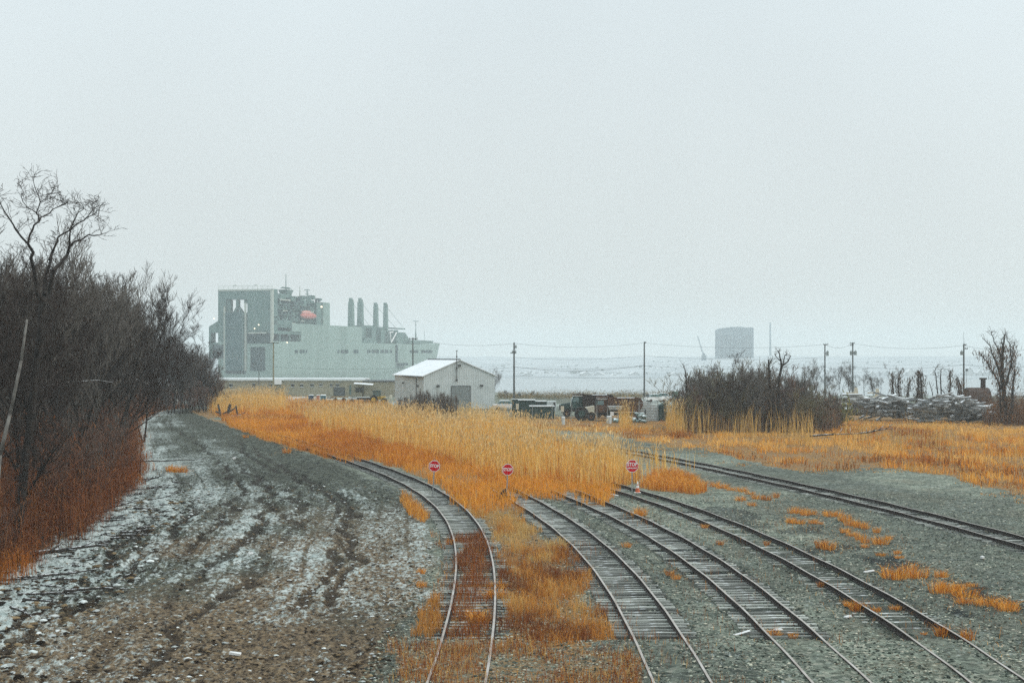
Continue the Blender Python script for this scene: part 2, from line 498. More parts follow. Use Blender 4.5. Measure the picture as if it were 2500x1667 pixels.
PG_STUB = [(960, 1585), (1480, 1575), (1560, 1620), (1640, 1700), (900, 1700)]
PG_FARL = [(505, 940 + 30), (620, 968), (760, 975), (905, 978), (960, 992), (960, 1040), (760, 1040), (700, 1008), (520, 1004)]
straw = np.maximum.reduce([soft(poly(PG_LOW), .6), soft(poly(PG_ARC), .4), soft(poly(PG_RIGHT), 1.0), .85 * soft(poly(PG_MID), .9), soft(poly(PG_IN1), .2), .55 * soft(poly(PG_STUB), 1.4), soft(poly(PG_FARL), 1.0)])
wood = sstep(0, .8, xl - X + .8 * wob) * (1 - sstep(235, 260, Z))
straw_far = sstep(150, 190, Z) * (1 - lot) * (fbm(X * .05, Z * .03, 3) > .46) * (1 - .8 * sstep(215, 240, Z))
straw = np.maximum(straw, straw_far)
snowfar = sstep(215, 260, Z) * sstep(.44, .56, fbm(X * .05 + 9, Z * .04, 3)) * (Z < 352) * .8
snow = np.maximum(snow, snowfar * (1 - straw * .5)) * (1 - wood)
snow = np.maximum(snow, (1 - lot) * (1 - straw) * (1 - wood) * sstep(.50, .75, fbm(X * .5, Z * .3, 3)) * .22)
PG_LITTER = [(1640, 1250), (1760, 1240), (1900, 1262), (2150, 1345), (2420, 1450), (2520, 1530), (2300, 1500), (2150, 1420), (1950, 1345), (1760, 1280)]
damp_and_shade = lot * rut + (1 - .7 * lot) * (np.maximum(11 * crib, 0) + .95 * soft(poly(PG_LITTER), 1.2) * sstep(.40, .62, fbm(X * .5, Z * .3, 3)) + .62 * sstep(.42, .60, fbm(X * .10 + 30, Z * .05 + 3, 3)) * (1 - straw))  # crib term paints gap shade between the ties; other terms are dark ground

mg = bpy.data.materials.new('yard_ground'); ntg = nodes_of(mg); N, L = ntg.nodes, ntg.links
out = N.new('ShaderNodeOutputMaterial'); b = N.new('ShaderNodeBsdfPrincipled'); L.new(b.outputs[0], out.inputs[0])
b.inputs['Roughness'].default_value = .92; b.inputs['Specular IOR Level'].default_value = .15
geo = N.new('ShaderNodeNewGeometry')


def _attr(n):
    a = N.new('ShaderNodeAttribute'); a.attribute_name = n; return a.outputs['Fac']


def _noise(scale, det=4, st=(1, 1, 1), rough=.6):
    mp = N.new('ShaderNodeMapping'); mp.inputs['Scale'].default_value = st; L.new(geo.outputs['Position'], mp.inputs[0])
    n = N.new('ShaderNodeTexNoise'); n.inputs['Scale'].default_value = scale; n.inputs['Detail'].default_value = det
    n.inputs['Roughness'].default_value = rough
    L.new(mp.outputs[0], n.inputs['Vector']); return n.outputs['Fac']


def _mr(x, a, b_, c=0., d=1.):
    m = N.new('ShaderNodeMapRange'); m.inputs[1].default_value = a; m.inputs[2].default_value = b_; m.inputs[3].default_value = c; m.inputs[4].default_value = d
    L.new(x, m.inputs[0]); return m.outputs[0]


def _mix(f, a, b_):
    m = N.new('ShaderNodeMix'); m.data_type = 'RGBA'
    if hasattr(f, 'links'): L.new(f, m.inputs[0])
    else: m.inputs[0].default_value = f
    for i, c in ((6, a), (7, b_)):
        if isinstance(c, tuple): m.inputs[i].default_value = (*c, 1)
        else: L.new(c, m.inputs[i])
    return m.outputs[2]


def _math(op, a, b_):
    m = N.new('ShaderNodeMath'); m.operation = op
    for i, c in ((0, a), (1, b_)):
        if isinstance(c, (int, float)): m.inputs[i].default_value = c
        else: L.new(c, m.inputs[i])
    return m.outputs[0]


vor = N.new('ShaderNodeTexVoronoi'); vor.inputs['Scale'].default_value = 6.5; L.new(geo.outputs['Position'], vor.inputs['Vector'])
stone = N.new('ShaderNodeSeparateColor'); L.new(vor.outputs['Color'], stone.inputs[0])
vor2 = N.new('ShaderNodeTexVoronoi'); vor2.inputs['Scale'].default_value = 17.0; L.new(geo.outputs['Position'], vor2.inputs['Vector'])
stone2 = N.new('ShaderNodeSeparateColor'); L.new(vor2.outputs['Color'], stone2.inputs[0])
gr = _mix(_mr(_math('MULTIPLY_ADD', stone.outputs[0], .55) if False else stone.outputs[0], 0, 1), (.010, .019, .014), (.330, .375, .295))
gr2 = _mix(stone2.outputs[1], (.026, .036, .028), (.40, .43, .33))
gr = _mix(.28, gr, gr2)
gr = _mix(_mr(stone.outputs[1], .80, .96, 0, .8), gr, (.46, .45, .36))
gr = _mix(_mr(_noise(.55, 8, (1, 1, 1), .7), .42, .66, 0, .65), gr, (.040, .052, .042))
gr = _mix(_mr(_noise(.23, 6, (1, .7, 1)), .50, .70, 0, .5), gr, (.21, .19, .13))
gr = _mix(_math('MULTIPLY', _attr('damp_and_shade'), .70), gr, (.016, .020, .018))  # darkens damp gravel, and the track bed as painted shade between ties
fine = _noise(5.0, 9, (1, .5, 1), .76)
soil = _mix(_mr(_noise(2.2, 9, (1, .5, 1), .76), .40, .60), (.006, .009, .007), (.105, .115, .085))
brn = _mix(_mr(_noise(6, 8, (1, .7, 1), .72), .40, .60), (.012, .006, .004), (.25, .18, .105))
lotc = _mix(_attr('brown'), soil, brn)
lotc = _mix(_math('MULTIPLY', _attr('damp_and_shade'), .72), lotc, (.020, .014, .010))
c = _mix(_attr('lot'), gr, lotc)
st_ = _mix(_mr(_noise(9, 6, (1, 1, 1), .7), .35, .65), (.07, .03, .012), (.42, .24, .085))
c = _mix(_mr(_math('ADD', _attr('straw'), _math('MULTIPLY', _math('SUBTRACT', _noise(3, 7, (1, 1, 1), .7), .5), 1.3)), .40, .66, 0, .9), c, st_)
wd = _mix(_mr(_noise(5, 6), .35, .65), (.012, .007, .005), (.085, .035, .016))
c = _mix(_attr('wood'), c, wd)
cover = _math('ADD', fine, _math('MULTIPLY', _math('SUBTRACT', _attr('snow'), .5), .24))
snc = _mix(_mr(_noise(1.1, 6), .3, .7), (.30, .37, .35), (.66, .70, .66))
c = _mix(_mr(cover, .465, .60, 0, .95), c, snc)
L.new(c, b.inputs['Base Color'])
bp = N.new('ShaderNodeBump'); bp.inputs['Strength'].default_value = 1.0; bp.inputs['Distance'].default_value = .09
hh = _math('ADD', fine, _math('MULTIPLY', vor.outputs['Distance'], .5))
L.new(hh, bp.inputs['Height']); L.new(bp.outputs[0], b.inputs['Normal'])

idx = np.arange(nr * nc).reshape(nr, nc)
Q = np.stack([idx[:-1, :-1], idx[:-1, 1:], idx[1:, 1:], idx[1:, :-1]], -1).reshape(-1, 4)
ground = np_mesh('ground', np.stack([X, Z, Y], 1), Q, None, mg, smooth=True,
                 attrs=dict(snow=snow, brown=brown, lot=lot, straw=straw, wood=wood, damp_and_shade=damp_and_shade))
tag(ground, kind='structure')
del XX, ZZ, TT, X, Z, Y

# ---------------------------------------------------------------- river and far bank
mw = mat('river_water', (.30, .35, .36), (.22, .27, .28), rough=.22, scale=.05, bump=.15, bscale=.8, spec=.5)
wv = MB().add([(-2500, 362, -8), (2500, 362, -8), (2500, 3990, -8), (-2500, 3990, -8)], [(0, 1, 2, 3)])
tag(wv.build('water', mw), kind='structure')

xs = np.linspace(-1500, 1500, 260); rows = np.array([0, 3, 10, 40, 90, 160, 260, 420, 700, 1100, 1600, 2200])
XX, TT = np.meshgrid(xs, rows, indexing='xy')
YY = 1035 + 25 * (fbm(XX * .01, XX * 0 + 2, 3) - .5) + TT
HH = -8.6 + 1.6 * sstep(0, 3, TT) + 2.5 * sstep(3, 90, TT) + 9 * sstep(200, 900, TT) * (.5 + fbm(XX * .004, YY * .004, 3)) + 2.2 * (fbm(XX * .02, YY * .01, 3) - .5) * sstep(10, 60, TT)
n_r, n_c = XX.shape; idx = np.arange(n_r * n_c).reshape(n_r, n_c)
Q = np.stack([idx[:-1, :-1], idx[:-1, 1:], idx[1:, 1:], idx[1:, :-1]], -1).reshape(-1, 4)
mfb = mat('snowy_far_bank', (.46, .50, .51), (.36, .40, .41), rough=.9, scale=.025, lo=.40, hi=.58, detail=8, stretch=(1, .5, 1))
tag(np_mesh('hills', np.stack([XX.ravel(), YY.ravel(), HH.ravel()], 1), Q, None, mfb, smooth=True), kind='structure')

# ---------------------------------------------------------------- railway tracks
m_rail = mat('rusty_rail_side', (.030, .020, .015), (.016, .012, .010), rough=.8, scale=4)
m_rtop = mat('worn_rail_head', (.42, .39, .35), (.26, .22, .18), rough=.45, scale=1.2, spec=.5)
m_tie = mat('weathered_tie', (.37, .385, .345), (.055, .055, .048), rough=.95, scale=1.1, bump=.5, bscale=12, snow=.16, rnd=.6, stretch=(7, .6, 1), lo=.30, hi=.62)
PROF = [(-.07, 0, 0), (-.07, .022, 0), (-.012, .045, 0), (-.012, .125, 0), (-.036, .135, 0), (-.036, .17, 1), (.036, .17, 0), (.036, .135, 0), (.012, .125, 0), (.012, .045, 0), (.07, .022, 0), (.07, 0, 0)]


def centre(k, step):
    zz, xx = TRACKS[k]
    s = np.concatenate([[0], np.cumsum(np.hypot(np.diff(xx), np.diff(zz)))])
    q = np.arange(0, s[-1], step)
    x = np.interp(q, s, xx); z = np.interp(q, s, zz)
    h = np.arctan2(np.gradient(x), np.gradient(z))
    return x, z, h


tie_meshes = []
for i in range(5):
    m = MB(); l_ = 1.28 + .05 * math.sin(i * 2.1); nseg = 6
    vs = []
    for j in range(nseg + 1):
        y = -l_ + 2 * l_ * j / nseg
        for (px, pz) in ((-.098, -.17), (.098, -.17), (.092, .0), (-.092, .0)):
            vs.append((px + random.uniform(-.012, .012), y + random.uniform(-.02, .02), pz + random.uniform(-.012, .006)))
    fs = [(0, 3, 2, 1), tuple(4 * nseg + q for q in (0, 1, 2, 3))]
    for j in range(nseg):
        for q in range(4):
            fs.append((4 * j + q, 4 * j + (q + 1) % 4, 4 * j + 4 + (q + 1) % 4, 4 * j + 4 + q))
    m.add(vs, fs); o = m.build('tie', m_tie); tie_meshes.append(o.data); COL.objects.unlink(o); bpy.data.objects.remove(o)

TL = ['rusty leftmost track curving away into the orange grass past a stop sign',
      'second track from the left, snow-dusted ties showing, ending at the middle stop sign',
      'third track from the left, ending in tall reeds left of the traffic cone',
      'fourth track from the left, half buried in gravel, ending at the traffic cone',
      'far right main track on dark rails, running behind the thin reeds']
TIE_Z = [(43.4, 118), (43.4, 90), (43.4, 90), (43.4, 93), (40, 160)]
TIE_TOP = [.026, .040, .030, .002, .022]
for k in range(5):
    zz, xx = TRACKS[k]
    root = thing('railway_track', TL[k], 'railway track', (float(np.interp(45, zz, xx)), 45, 0), 0, 'tracks of the rail yard')
    ox, oy = root.location.x, root.location.y
    x, z, h = centre(k, .45 if k else .4)
    for sgn in (-1, 1):
        rb = MB(); n = len(PROF)
        vs = []
        for i in range(len(x)):
            cx, cz = x[i] + sgn * .7525 * math.cos(h[i]), z[i] - sgn * .7525 * math.sin(h[i])
            zb = RTOP - .17 + .012 * math.sin(z[i] * .9 + k * 2 + sgn)
            for (px, pz, _) in PROF:
                vs.append((cx + px * math.cos(h[i]) - ox, cz - px * math.sin(h[i]) - oy, zb + pz))
        o_ = len(rb.v); rb.v += vs
        for i in range(len(x) - 1):
            for q in range(n):
                rb.f.append((i * n + q, i * n + (q + 1) % n, (i + 1) * n + (q + 1) % n, (i + 1) * n + q)); rb.m.append(PROF[q][2])
        rb.f += [tuple(range(n)), tuple((len(x) - 1) * n + q for q in range(n - 1, -1, -1))]; rb.m += [0, 0]
        rl = rb.build('rail', [m_rail, m_rtop], root)
        for zj in ((52 + 3 * sgn, 68 + 2 * sgn) if k < 4 else (75, 95 + 4 * sgn)):
            jb = MB(); i = int(np.argmin(np.abs(z - zj))); c_, s_ = math.cos(h[i]), math.sin(h[i])
            cx, cz = x[i] + sgn * .7525 * c_ - ox, z[i] - sgn * .7525 * s_ - oy
            for off in (-.045, .045):
                P = []
                for zb in (RTOP - .13, RTOP - .045):
                    for (a_, b2) in ((-.018, -.45), (.018, -.45), (.018, .45), (-.018, .45)):
                        P.append((cx + (off + a_) * c_ + b2 * s_, cz - (off + a_) * s_ + b2 * c_, zb))
                jb.hexa(P)
            jb.build('joint_bar', m_rail, rl)
    x, z, h = centre(k, .515)
    sel = [i for i in range(len(x)) if TIE_Z[k][0] < z[i] < TIE_Z[k][1]]
    rest = MB()
    sel = [i for i in sel if random.random() > (.04, .02, .07, .12, .0)[k]]
    for j, i in enumerate(sel):
        lx, ly = x[i] - ox, z[i] - oy
        top = TIE_TOP[k] + random.uniform(-.018, .014) + .045 * (float(vnoise(j * .22, k * 7.7)) - .5)
        rot = -h[i] + random.gauss(0, .02)
        if j < 100:
            o = bpy.data.objects.new('tie', tie_meshes[random.randrange(5)]); COL.objects.link(o); o.parent = root
            o.location = (lx + random.uniform(-.05, .05), ly, top); o.rotation_euler = (0, random.gauss(0, .006), rot)
            o.rotation_euler[2] = rot + math.pi / 2 + (math.pi if random.random() < .5 else 0)
        else:
            c_, s_ = math.cos(rot), math.sin(rot)
            P = []
            for zb in (top - .17, top):
                for (a_, b2) in ((-1.28, -.115), (1.28, -.115), (1.28, .115), (-1.28, .115)):
                    P.append((lx + a_ * c_ - b2 * s_, ly + a_ * s_ + b2 * c_, zb))
            rest.hexa(P)
    if rest.v:
        tag(rest.build('tie', m_tie, root), kind='stuff')

# ---------------------------------------------------------------- dry grass
m_grass = attr_mat('dry_grass', translucent=.3)


def sample(pg, dens, amp=0.0, clump=None):
    lo, hi = pg.min(0), pg.max(0)
    n = int((hi - lo).prod() * dens)
    P = lo + rng.random((n, 2)) * (hi - lo)
    Pq = P + amp * (np.stack([fbm(P[:, 0] * .5, P[:, 1] * .5, 3), fbm(P[:, 0] * .5 + 30, P[:, 1] * .5, 3)], 1) - .5) * 2 if amp else P
    P = P[inpoly(Pq, pg)]
    if clump:
        f, a, b_ = clump
        keep = rng.random(len(P)) < sstep(a, b_, fbm(P[:, 0] * f, P[:, 1] * f * .6, 3))
        P = P[keep]
    return P


def blades(P, h, wd, lean, cols, bend=.5, z0=None, mix=None):
    """ribbons -> V, quads, tris, tint   (two straight pieces and a tip each)"""
    n = len(P)
    hgt = h[0] + (h[1] - h[0]) * rng.random(n) if isinstance(h, tuple) else h
    base = np.zeros((n, 3)); base[:, :2] = P; base[:, 2] = (gz(P[:, 0], P[:, 1]) if z0 is None else z0) - .03
    th = rng.random(n) * 2 * math.pi; ph = rng.random(n) * 2 * math.pi
    wv = np.stack([np.cos(th), np.sin(th), 0 * th], 1) * (wd * (.6 + .8 * rng.random(n)))[:, None] * .5
    ld = np.stack([np.cos(ph), np.sin(ph), 0 * ph], 1) * (hgt * lean * (rng.random(n) + .15))[:, None]
    up = np.zeros((n, 3)); up[:, 2] = hgt
    mid = base + up * .58 + ld * (.58 * (1 - bend)); tip = base + up * (1 - .25 * bend * lean) + ld
    V = np.stack([base - wv, base + wv, mid + wv * .8, mid - wv * .8, tip], 1).reshape(-1, 3)
    o = np.arange(n) * 5
    Qd = np.stack([o, o + 1, o + 2, o + 3], 1); T = np.stack([o + 3, o + 2, o + 4], 1)
    cols = np.asarray(cols, float)
    if mix is None:
        ci = rng.integers(0, len(cols), n)
    else:
        ci = np.clip((mix * len(cols) + rng.normal(0, .55, n)).astype(int), 0, len(cols) - 1)
    c = cols[ci] * (.72 + .56 * rng.random((n, 1)))
    return V, Qd, T, np.repeat(c, 5, 0)


def join(parts):
    Vs, Qs, Ts, Cs = [], [], [], []; o = 0
    for V, Qd, T, c in parts:
        Vs.append(V); Cs.append(c)
        if len(Qd): Qs.append(Qd + o)
        if len(T): Ts.append(T + o)
        o += len(V)
    return np.concatenate(Vs), np.concatenate(Qs), np.concatenate(Ts), np.concatenate(Cs)


def reeds(P, h, cols, wd=.024, plume=True):
    n = len(P)
    hg = h[0] + (h[1] - h[0]) * rng.random(n) ** .7
    hg *= .45 + 1.05 * fbm(P[:, 0] * .3, P[:, 1] * .2, 4, .6)
    brk_ = rng.random(n) < .12
    hg = np.where(brk_, hg * rng.uniform(.35, .8, n), hg)
    a = blades(P, hg, wd, .26, cols, .45)
    if not plume: return a
    sel = np.repeat(np.arange(n), 2)
    Pl = P[sel] + rng.normal(0, .05, (len(sel), 2))
    lf = blades(Pl, hg[sel] * (.35 + .4 * rng.random(len(sel))), .03, .45, cols, .9)
    # plume
    V = a[0].reshape(n, 5, 3); tip = V[:, 4]; dirn = V[:, 4] - V[:, 3]; dirn /= np.linalg.norm(dirn, axis=1, keepdims=True)
    th = rng.random(n) * 6.28; wv = np.stack([np.cos(th), np.sin(th), 0 * th], 1) * (.018 + .035 * rng.random((n, 1)))
    q0 = tip - dirn * .30; q1 = tip + dirn * .08 + np.stack([np.cos(th), np.sin(th), -th * 0 - .6], 1) * .08
    Vp = np.stack([q0, (q0 + q1) / 2 + wv, q1, (q0 + q1) / 2 - wv], 1).reshape(-1, 3)
    o = np.arange(n) * 4
    c = np.repeat(np.array([[.74, .54, .26]]) * (.5 + .8 * rng.random((n, 1))), 4, 0)
    return join([a, lf, (Vp, np.stack([o, o + 1, o + 2, o + 3], 1), np.zeros((0, 3), int), c)])


REED = [(.88, .57, .16), (.82, .48, .11), (.92, .66, .25), (.56, .32, .085), (.84, .43, .08), (.74, .52, .20)]
ORANGE = [(.74, .31, .040), (.82, .38, .060), (.60, .215, .026), (.44, .145, .024), (.84, .48, .13)]
RUST = [(.24, .065, .018), (.32, .095, .024), (.15, .045, .016), (.44, .16, .04)]
STRAW = [(.72, .47, .17), (.62, .38, .11), (.54, .35, .14), (.74, .42, .12)]


def grass(name, parts, label, cat='grass'):
    V, Qd, T, c = join(parts)
    o = np_mesh(name, V, Qd, T, m_grass, tint=c)
    return tag(o, label, cat, kind='stuff')


# tall reeds of the middle bed
PG_REED = [(740, 1040), (1000, 1037), (1200, 1038), (1280, 1050), (1340, 1078), (1420, 1108), (1500, 1130), (1545, 1160), (1530, 1188), (1450, 1196), (1300, 1188), (1180, 1158), (1050, 1118), (900, 1078), (760, 1052)]
P = sample(poly(PG_REED), 6.5, 1.5, (.30, .30, .58))
PG_SPARSE = [(1420, 1105), (1560, 1120), (1700, 1150), (1640, 1165), (1560, 1190), (1500, 1190)]
P2 = sample(poly(PG_SPARSE), 1.3, .5)
PG_RFARL = [(505, 985), (620, 980), (700, 985), (690, 1012), (600, 1018), (540, 1020), (515, 1005)]
P3 = sample(poly(PG_RFARL), 4.5, 1.5, (.12, .25, .5))
PG_RBACK = [(745, 1000), (960, 1000), (1060, 1010), (1220, 1012), (1240, 1036), (1000, 1036), (745, 1036)]
P4 = sample(poly(PG_RBACK), 2.2, 1.0, (.1, .3, .55))
grass('reed_bed', [reeds(P, (2.1, 3.1), REED), reeds(P2, (1.8, 2.6), REED), reeds(P3, (2.0, 3.2), REED), reeds(P4, (1.2, 2.0), REED)],
      'tall tan reeds with feathery tops filling the middle of the yard')
# waist-high orange grass in front of it
P = sample(poly(PG_LOW), 34.0, .8, (.30, .16, .46))
P = P[near_track(P[:, 0], P[:, 1]) > .35]
mixv = fbm(P[:, 0] * .12 + 8, P[:, 1] * .08, 3) * 1.4 - .25
hh_ = (.45 + .75 * rng.random(len(P))) * (.55 + .8 * fbm(P[:, 0] * .4, P[:, 1] * .3, 2))
P5 = sample(poly(PG_ARC), 90, .4, (.8, .05, .4))
grass('orange_grass', [blades(P, hh_, .028, .75, ORANGE, .8, mix=mixv), blades(P5, (.4, 1.0), .025, .9, ORANGE, .8)],
      'waist high orange grass spilling over the ends of the tracks in front of the reeds')
P = sample(poly(PG_RIGHT), 14.0, 2.5, (.34, .38, .58))
P = P[near_track(P[:, 0], P[:, 1]) > 2.2]
qx = CX + P[:, 0] / P[:, 1] * F
P = P[~((qx > 1470) & (qx < 1612) & (P[:, 1] > 168)) & ~((qx > 1290) & (qx < 1470) & (P[:, 1] > 176))]
tus = fbm(P[:, 0] * .55, P[:, 1] * .32, 4, .6)
RB = ORANGE[3:4] + [(.26, .11, .035)] + [ORANGE[2], ORANGE[0], ORANGE[1], ORANGE[4]]
mixv = np.clip(.05 + 1.0 * sstep(.28, .64, fbm(P[:, 0] * .16 + 8, P[:, 1] * .12, 4)) + .3 * (tus - .5), 0, .99)
hh_ = (.35 + .65 * rng.random(len(P))) * (.18 + 1.15 * sstep(.30, .70, tus)) * (1 - .5 * sstep(150, 175, P[:, 1]))
PG_RR = [(1630, 1068), (1760, 1074), (1990, 1098), (2010, 1076), (1800, 1060), (1650, 1052)]
PG_RR2 = [(2030, 1092), (2140, 1104), (2340, 1108), (2345, 1066), (2080, 1060)]
PG_RR3 = [(1628, 1036), (1668, 1036), (1670, 1062), (1630, 1060)]
PG_RR4 = [(1512, 1036), (1542, 1036), (1545, 1050), (1515, 1050)]
RRC = [(.70, .45, .14), (.58, .36, .11), (.42, .26, .09), (.76, .50, .18)]
rr = [reeds(sample(poly(PG_RR), 5.0, 1.5, (.7, .36, .62)), (1.5, 3.9), RRC, .034, False), reeds(sample(poly(PG_RR2), 2.0, 1.5, (.45, .42, .66)), (1.0, 3.2), RRC, .034, False),
      reeds(sample(poly(PG_RR3), 9, .3), (2.5, 3.6), REED), reeds(sample(poly(PG_RR4), 7, .3), (2.2, 3.4), REED)]
PL = sample(poly([(x, y + (8 if y > 1046 else 0)) for x, y in PG_RIGHT]), 14, 5, (.3, .36, .58)); PL = PL[near_track(PL[:, 0], PL[:, 1]) > 2.4]
grass('right_grass', [blades(PL, (.06, .26), .05, 1.6, STRAW + ORANGE[:3] + [(.30, .15, .06)], .7), blades(P, hh_, .05, .85, RB, .8, mix=mixv)] + rr, 'orange grass and thin reeds across the right side beyond the main track').name = 'orange_grass'
PB = poly(PG_FARL); P = sample(PB, 6.0, 1.5, (.1, .2, .5))
grass('orange_grass', [blades(P, (.4, 1.2), .05, .6, ORANGE + STRAW, .7)], 'hazy orange grass at the far left between the wood and the white shed')
# between the first two tracks
P = sample(poly(PG_MID), 150, 1.9, (.8, .22, .50)); P = P[near_track(P[:, 0], P[:, 1]) > .9]
yel = sstep(52, 66, P[:, 1]) ; ci = np.clip(1 - .9 * fbm(P[:, 0] * .5, P[:, 1] * .25, 3) - .1, 0, 1)
COLS = [(.20, .065, .022), (.36, .14, .035), (.56, .24, .05), (.62, .31, .075), (.60, .40, .15)]
xm = P[:, 0]; zm = P[:, 1]
ru, rv = xm * .8 + zm * .25, zm * .3 - xm * .35
mixv = np.clip(-.10 + .90 * sstep(.30, .66, fbm(ru * .55 + 3, rv * .8, 5, .65)) + .30 * yel - .30 * (1 - sstep(42.5, 48, zm)), 0, .99)
hm_ = (.12 + .62 * rng.random(len(P))) * (.45 + .95 * fbm(P[:, 0] * .9, P[:, 1] * .7, 3))
g1 = blades(P, hm_, .016, .8, COLS, .7, mix=mixv)
P = sample(poly(PG_IN1), 190, .8, (1.1, .24, .50))
g2 = blades(P, (.10, .60), .013, .6, RUST + RUST[:3] + [(.10, .045, .025), (.42, .19, .05)], .6)
P = sample(poly(PG_STUB), 210, 1.8, (.6, .26, .56)); g3 = blades(P, (.08, .46), .011, .7, RUST + RUST[:2] + STRAW[:2] + ORANGE[2:3], .6)
PG_ST2 = [(1480, 1590), (1760, 1580), (2000, 1640), (2000, 1700), (1500, 1700)]
P = sample(poly(PG_ST2), 26, .4, (.7, .42, .62)); g4 = blades(P, (.08, .40), .010, .4, RUST + STRAW[:1], .5)
PG_LT = [(1010, 1530), (1040, 1470), (1075, 1450), (1088, 1500), (1070, 1560), (1000, 1560)]
P = sample(poly(PG_LT), 230, .8, (1.1, .25, .5)); g5 = blades(P, (.15, .6), .014, .6, COLS[1:4], .7)
PG_LS = [(985, 1205), (1010, 1230), (1050, 1262), (1040, 1280), (1000, 1262), (975, 1225)]
P = sample(poly(PG_LS), 110, .2, (.8, .2, .5)); g6 = blades(P, (.2, .75), .018, .6, ORANGE, .7)
PG_LE = [(1040, 1290), (1100, 1330), (1112, 1400), (1100, 1450), (1060, 1440), (1085, 1380)]
P = sample(poly(PG_LE), 40, .3, (.8, .35, .6)); g7 = blades(P, (.1, .45), .014, .6, RUST + ORANGE[:2], .7)
grass('track_weeds', [g1, g2, g3, g4, g5, g6, g7], 'rust and straw coloured weeds between the first two tracks', 'weeds')
# thin weeds over the gravel
parts = []
for k, dn in ((1, 9), (2, 4), (3, 3)):
    zz, xx = TRACKS[k]
    n = 2200 * dn // 9
    zq = 40 + rng.random(n) ** 1.3 * 46; xq = np.interp(zq, zz, xx) + rng.normal(0, 1.5, n)
    P = np.stack([xq, zq], 1); P = P[fbm(P[:, 0] * .6, P[:, 1] * .4, 3) > .52]
    parts.append(blades(P, (.08, .5), .011, .3, RUST + ORANGE[:1], .3))
PG_GW = [(1700, 1215), (1900, 1255), (2150, 1340), (2400, 1440), (2480, 1500), (2200, 1420), (1980, 1330), (1760, 1260)]
P = sample(poly(PG_GW), 7, .5, (.35, .45, .65)); parts.append(blades(P, (.1, .5), .012, .4, RUST + STRAW, .4))
grass('gravel_weeds', parts, 'thin scattered brown weeds standing in the grey gravel', 'weeds')
# ---------------------------------------------------------------- stop signs and cone
m_post = mat('galvanised_post', (.34, .36, .35), (.24, .26, .25), rough=.55, scale=8, metal=.2)
m_red = mat('red_sign_sheeting', (.62, .002, .010), (.54, .002, .009), rough=.7, scale=3, spec=.03)
m_white = mat('white_sign_sheeting', (.80, .78, .75), (.72, .69, .66), rough=.4, scale=3)


def octagon(r):
    return [(r / math.cos(R(22.5)) * math.cos(R(22.5 + 45 * i)), r / math.cos(R(22.5)) * math.sin(R(22.5 + 45 * i))) for i in range(8)]


def text_part(name, body, size, loc, material, parent, bold=.012, width=1.0):
    cu = bpy.data.curves.new(name, 'FONT'); cu.body = body; cu.size = size; cu.align_x = 'CENTER'; cu.align_y = 'CENTER'
    cu.extrude = .0015; cu.offset = bold; cu.resolution_u = 3
    tmp = bpy.data.objects.new(name, cu); COL.objects.link(tmp)
    bpy.context.view_layer.update()
    me = bpy.data.meshes.new_from_object(tmp.evaluated_get(bpy.context.evaluated_depsgraph_get()))
    bpy.data.objects.remove(tmp)
    me.materials.clear(); me.materials.append(material); me.name = name
    o = bpy.data.objects.new(name, me); COL.objects.link(o); o.parent = parent
    o.location = loc; o.rotation_euler = (R(90), 0, 0); o.scale = (width, 1, 1)
    return o


def stop_sign(px, py, base, size, top, tilt, label, extra=None, yaw=0):
    x, z = gp(px, py)
    t = thing('stop_sign', label, 'stop sign', (x, z, base), R(yaw), 'stop signs at the track ends')
    t.rotation_euler = (0, R(tilt), R(yaw))
    p = MB()
    p.box(-.035, .035, -.004, .004, -.2, top + .06); p.box(-.035, -.027, .004, .03, -.2, top + .06); p.box(.027, .035, .004, .03, -.2, top + .06)
    p.build('post', m_post, t)
    zc = top - size / 2
    pl = MB().prism([(u, v + zc) for u, v in octagon(size / 2)], 'y', -.014, -.009).build('sign_border', m_white, t)
    rd = MB().prism([(u, v + zc) for u, v in octagon(size / 2 - .032)], 'y', -.017, -.0145).build('sign_plate', m_red, t)
    bt = MB()
    for zb in (zc + size * .36, zc - size * .36):
        bt.tube((0, -.024, zb), (0, -.0175, zb), .012, .012, 6)
    bt.build('bolt', m_post, t)
    if extra:
        text_part('lettering', 'STOP', size * .40, (0, -.0185, zc + size * .13), m_white, t, .010, .86)
        text_part('lettering', extra, size * .155, (0, -.0185, zc - size * .17), m_white, t, .005, .85)
    else:
        text_part('lettering', 'STOP', size * .40, (0, -.0185, zc), m_white, t, .010, .86)
    return t


stop_sign(1056, 1212, .0, .68, 2.22, 3.5, 'leftmost red stop sign, standing between the rails of the left track, its post leaning')
stop_sign(1237, 1213, .0, .68, 2.02, 2.0, 'middle red stop sign rising from the orange grass at the end of the second track')
stop_sign(1543, 1208, .0, .76, 2.18, .3, 'rightmost and largest red stop sign, with a second line of small lettering', 'DERAILMENT')

m_or = mat('orange_cone_plastic', (.62, .14, .05), (.50, .11, .04), rough=.5, scale=6)
m_col = mat('reflective_collar', (.82, .80, .76), (.70, .68, .64), rough=.4, scale=6)
x, z = gp(1555, 1208)
cn = thing('traffic_cone', 'orange traffic cone with two white collars beside the rightmost stop sign', 'traffic cone', (x + .02, z - .25, .17))
MB().box(-.2, .2, -.2, .2, 0, .035).build('base', m_col, cn, bevel=.01)
b_ = MB()
for z0, z1 in ((.035, .30), (.46, .52)):
    r = lambda h: .145 - .125 * (h - .035) / .68
    b_.tube((0, 0, z0), (0, 0, z1), r(z0), r(z1), 14)
b_.build('cone_body', m_or, cn, smooth=False)
for z0, z1 in ((.30, .46), (.52, .70)):
    MB().tube((0, 0, z0), (0, 0, z1), r(z0) + .002, r(z1) + .002, 14).build('collar', m_col, cn)

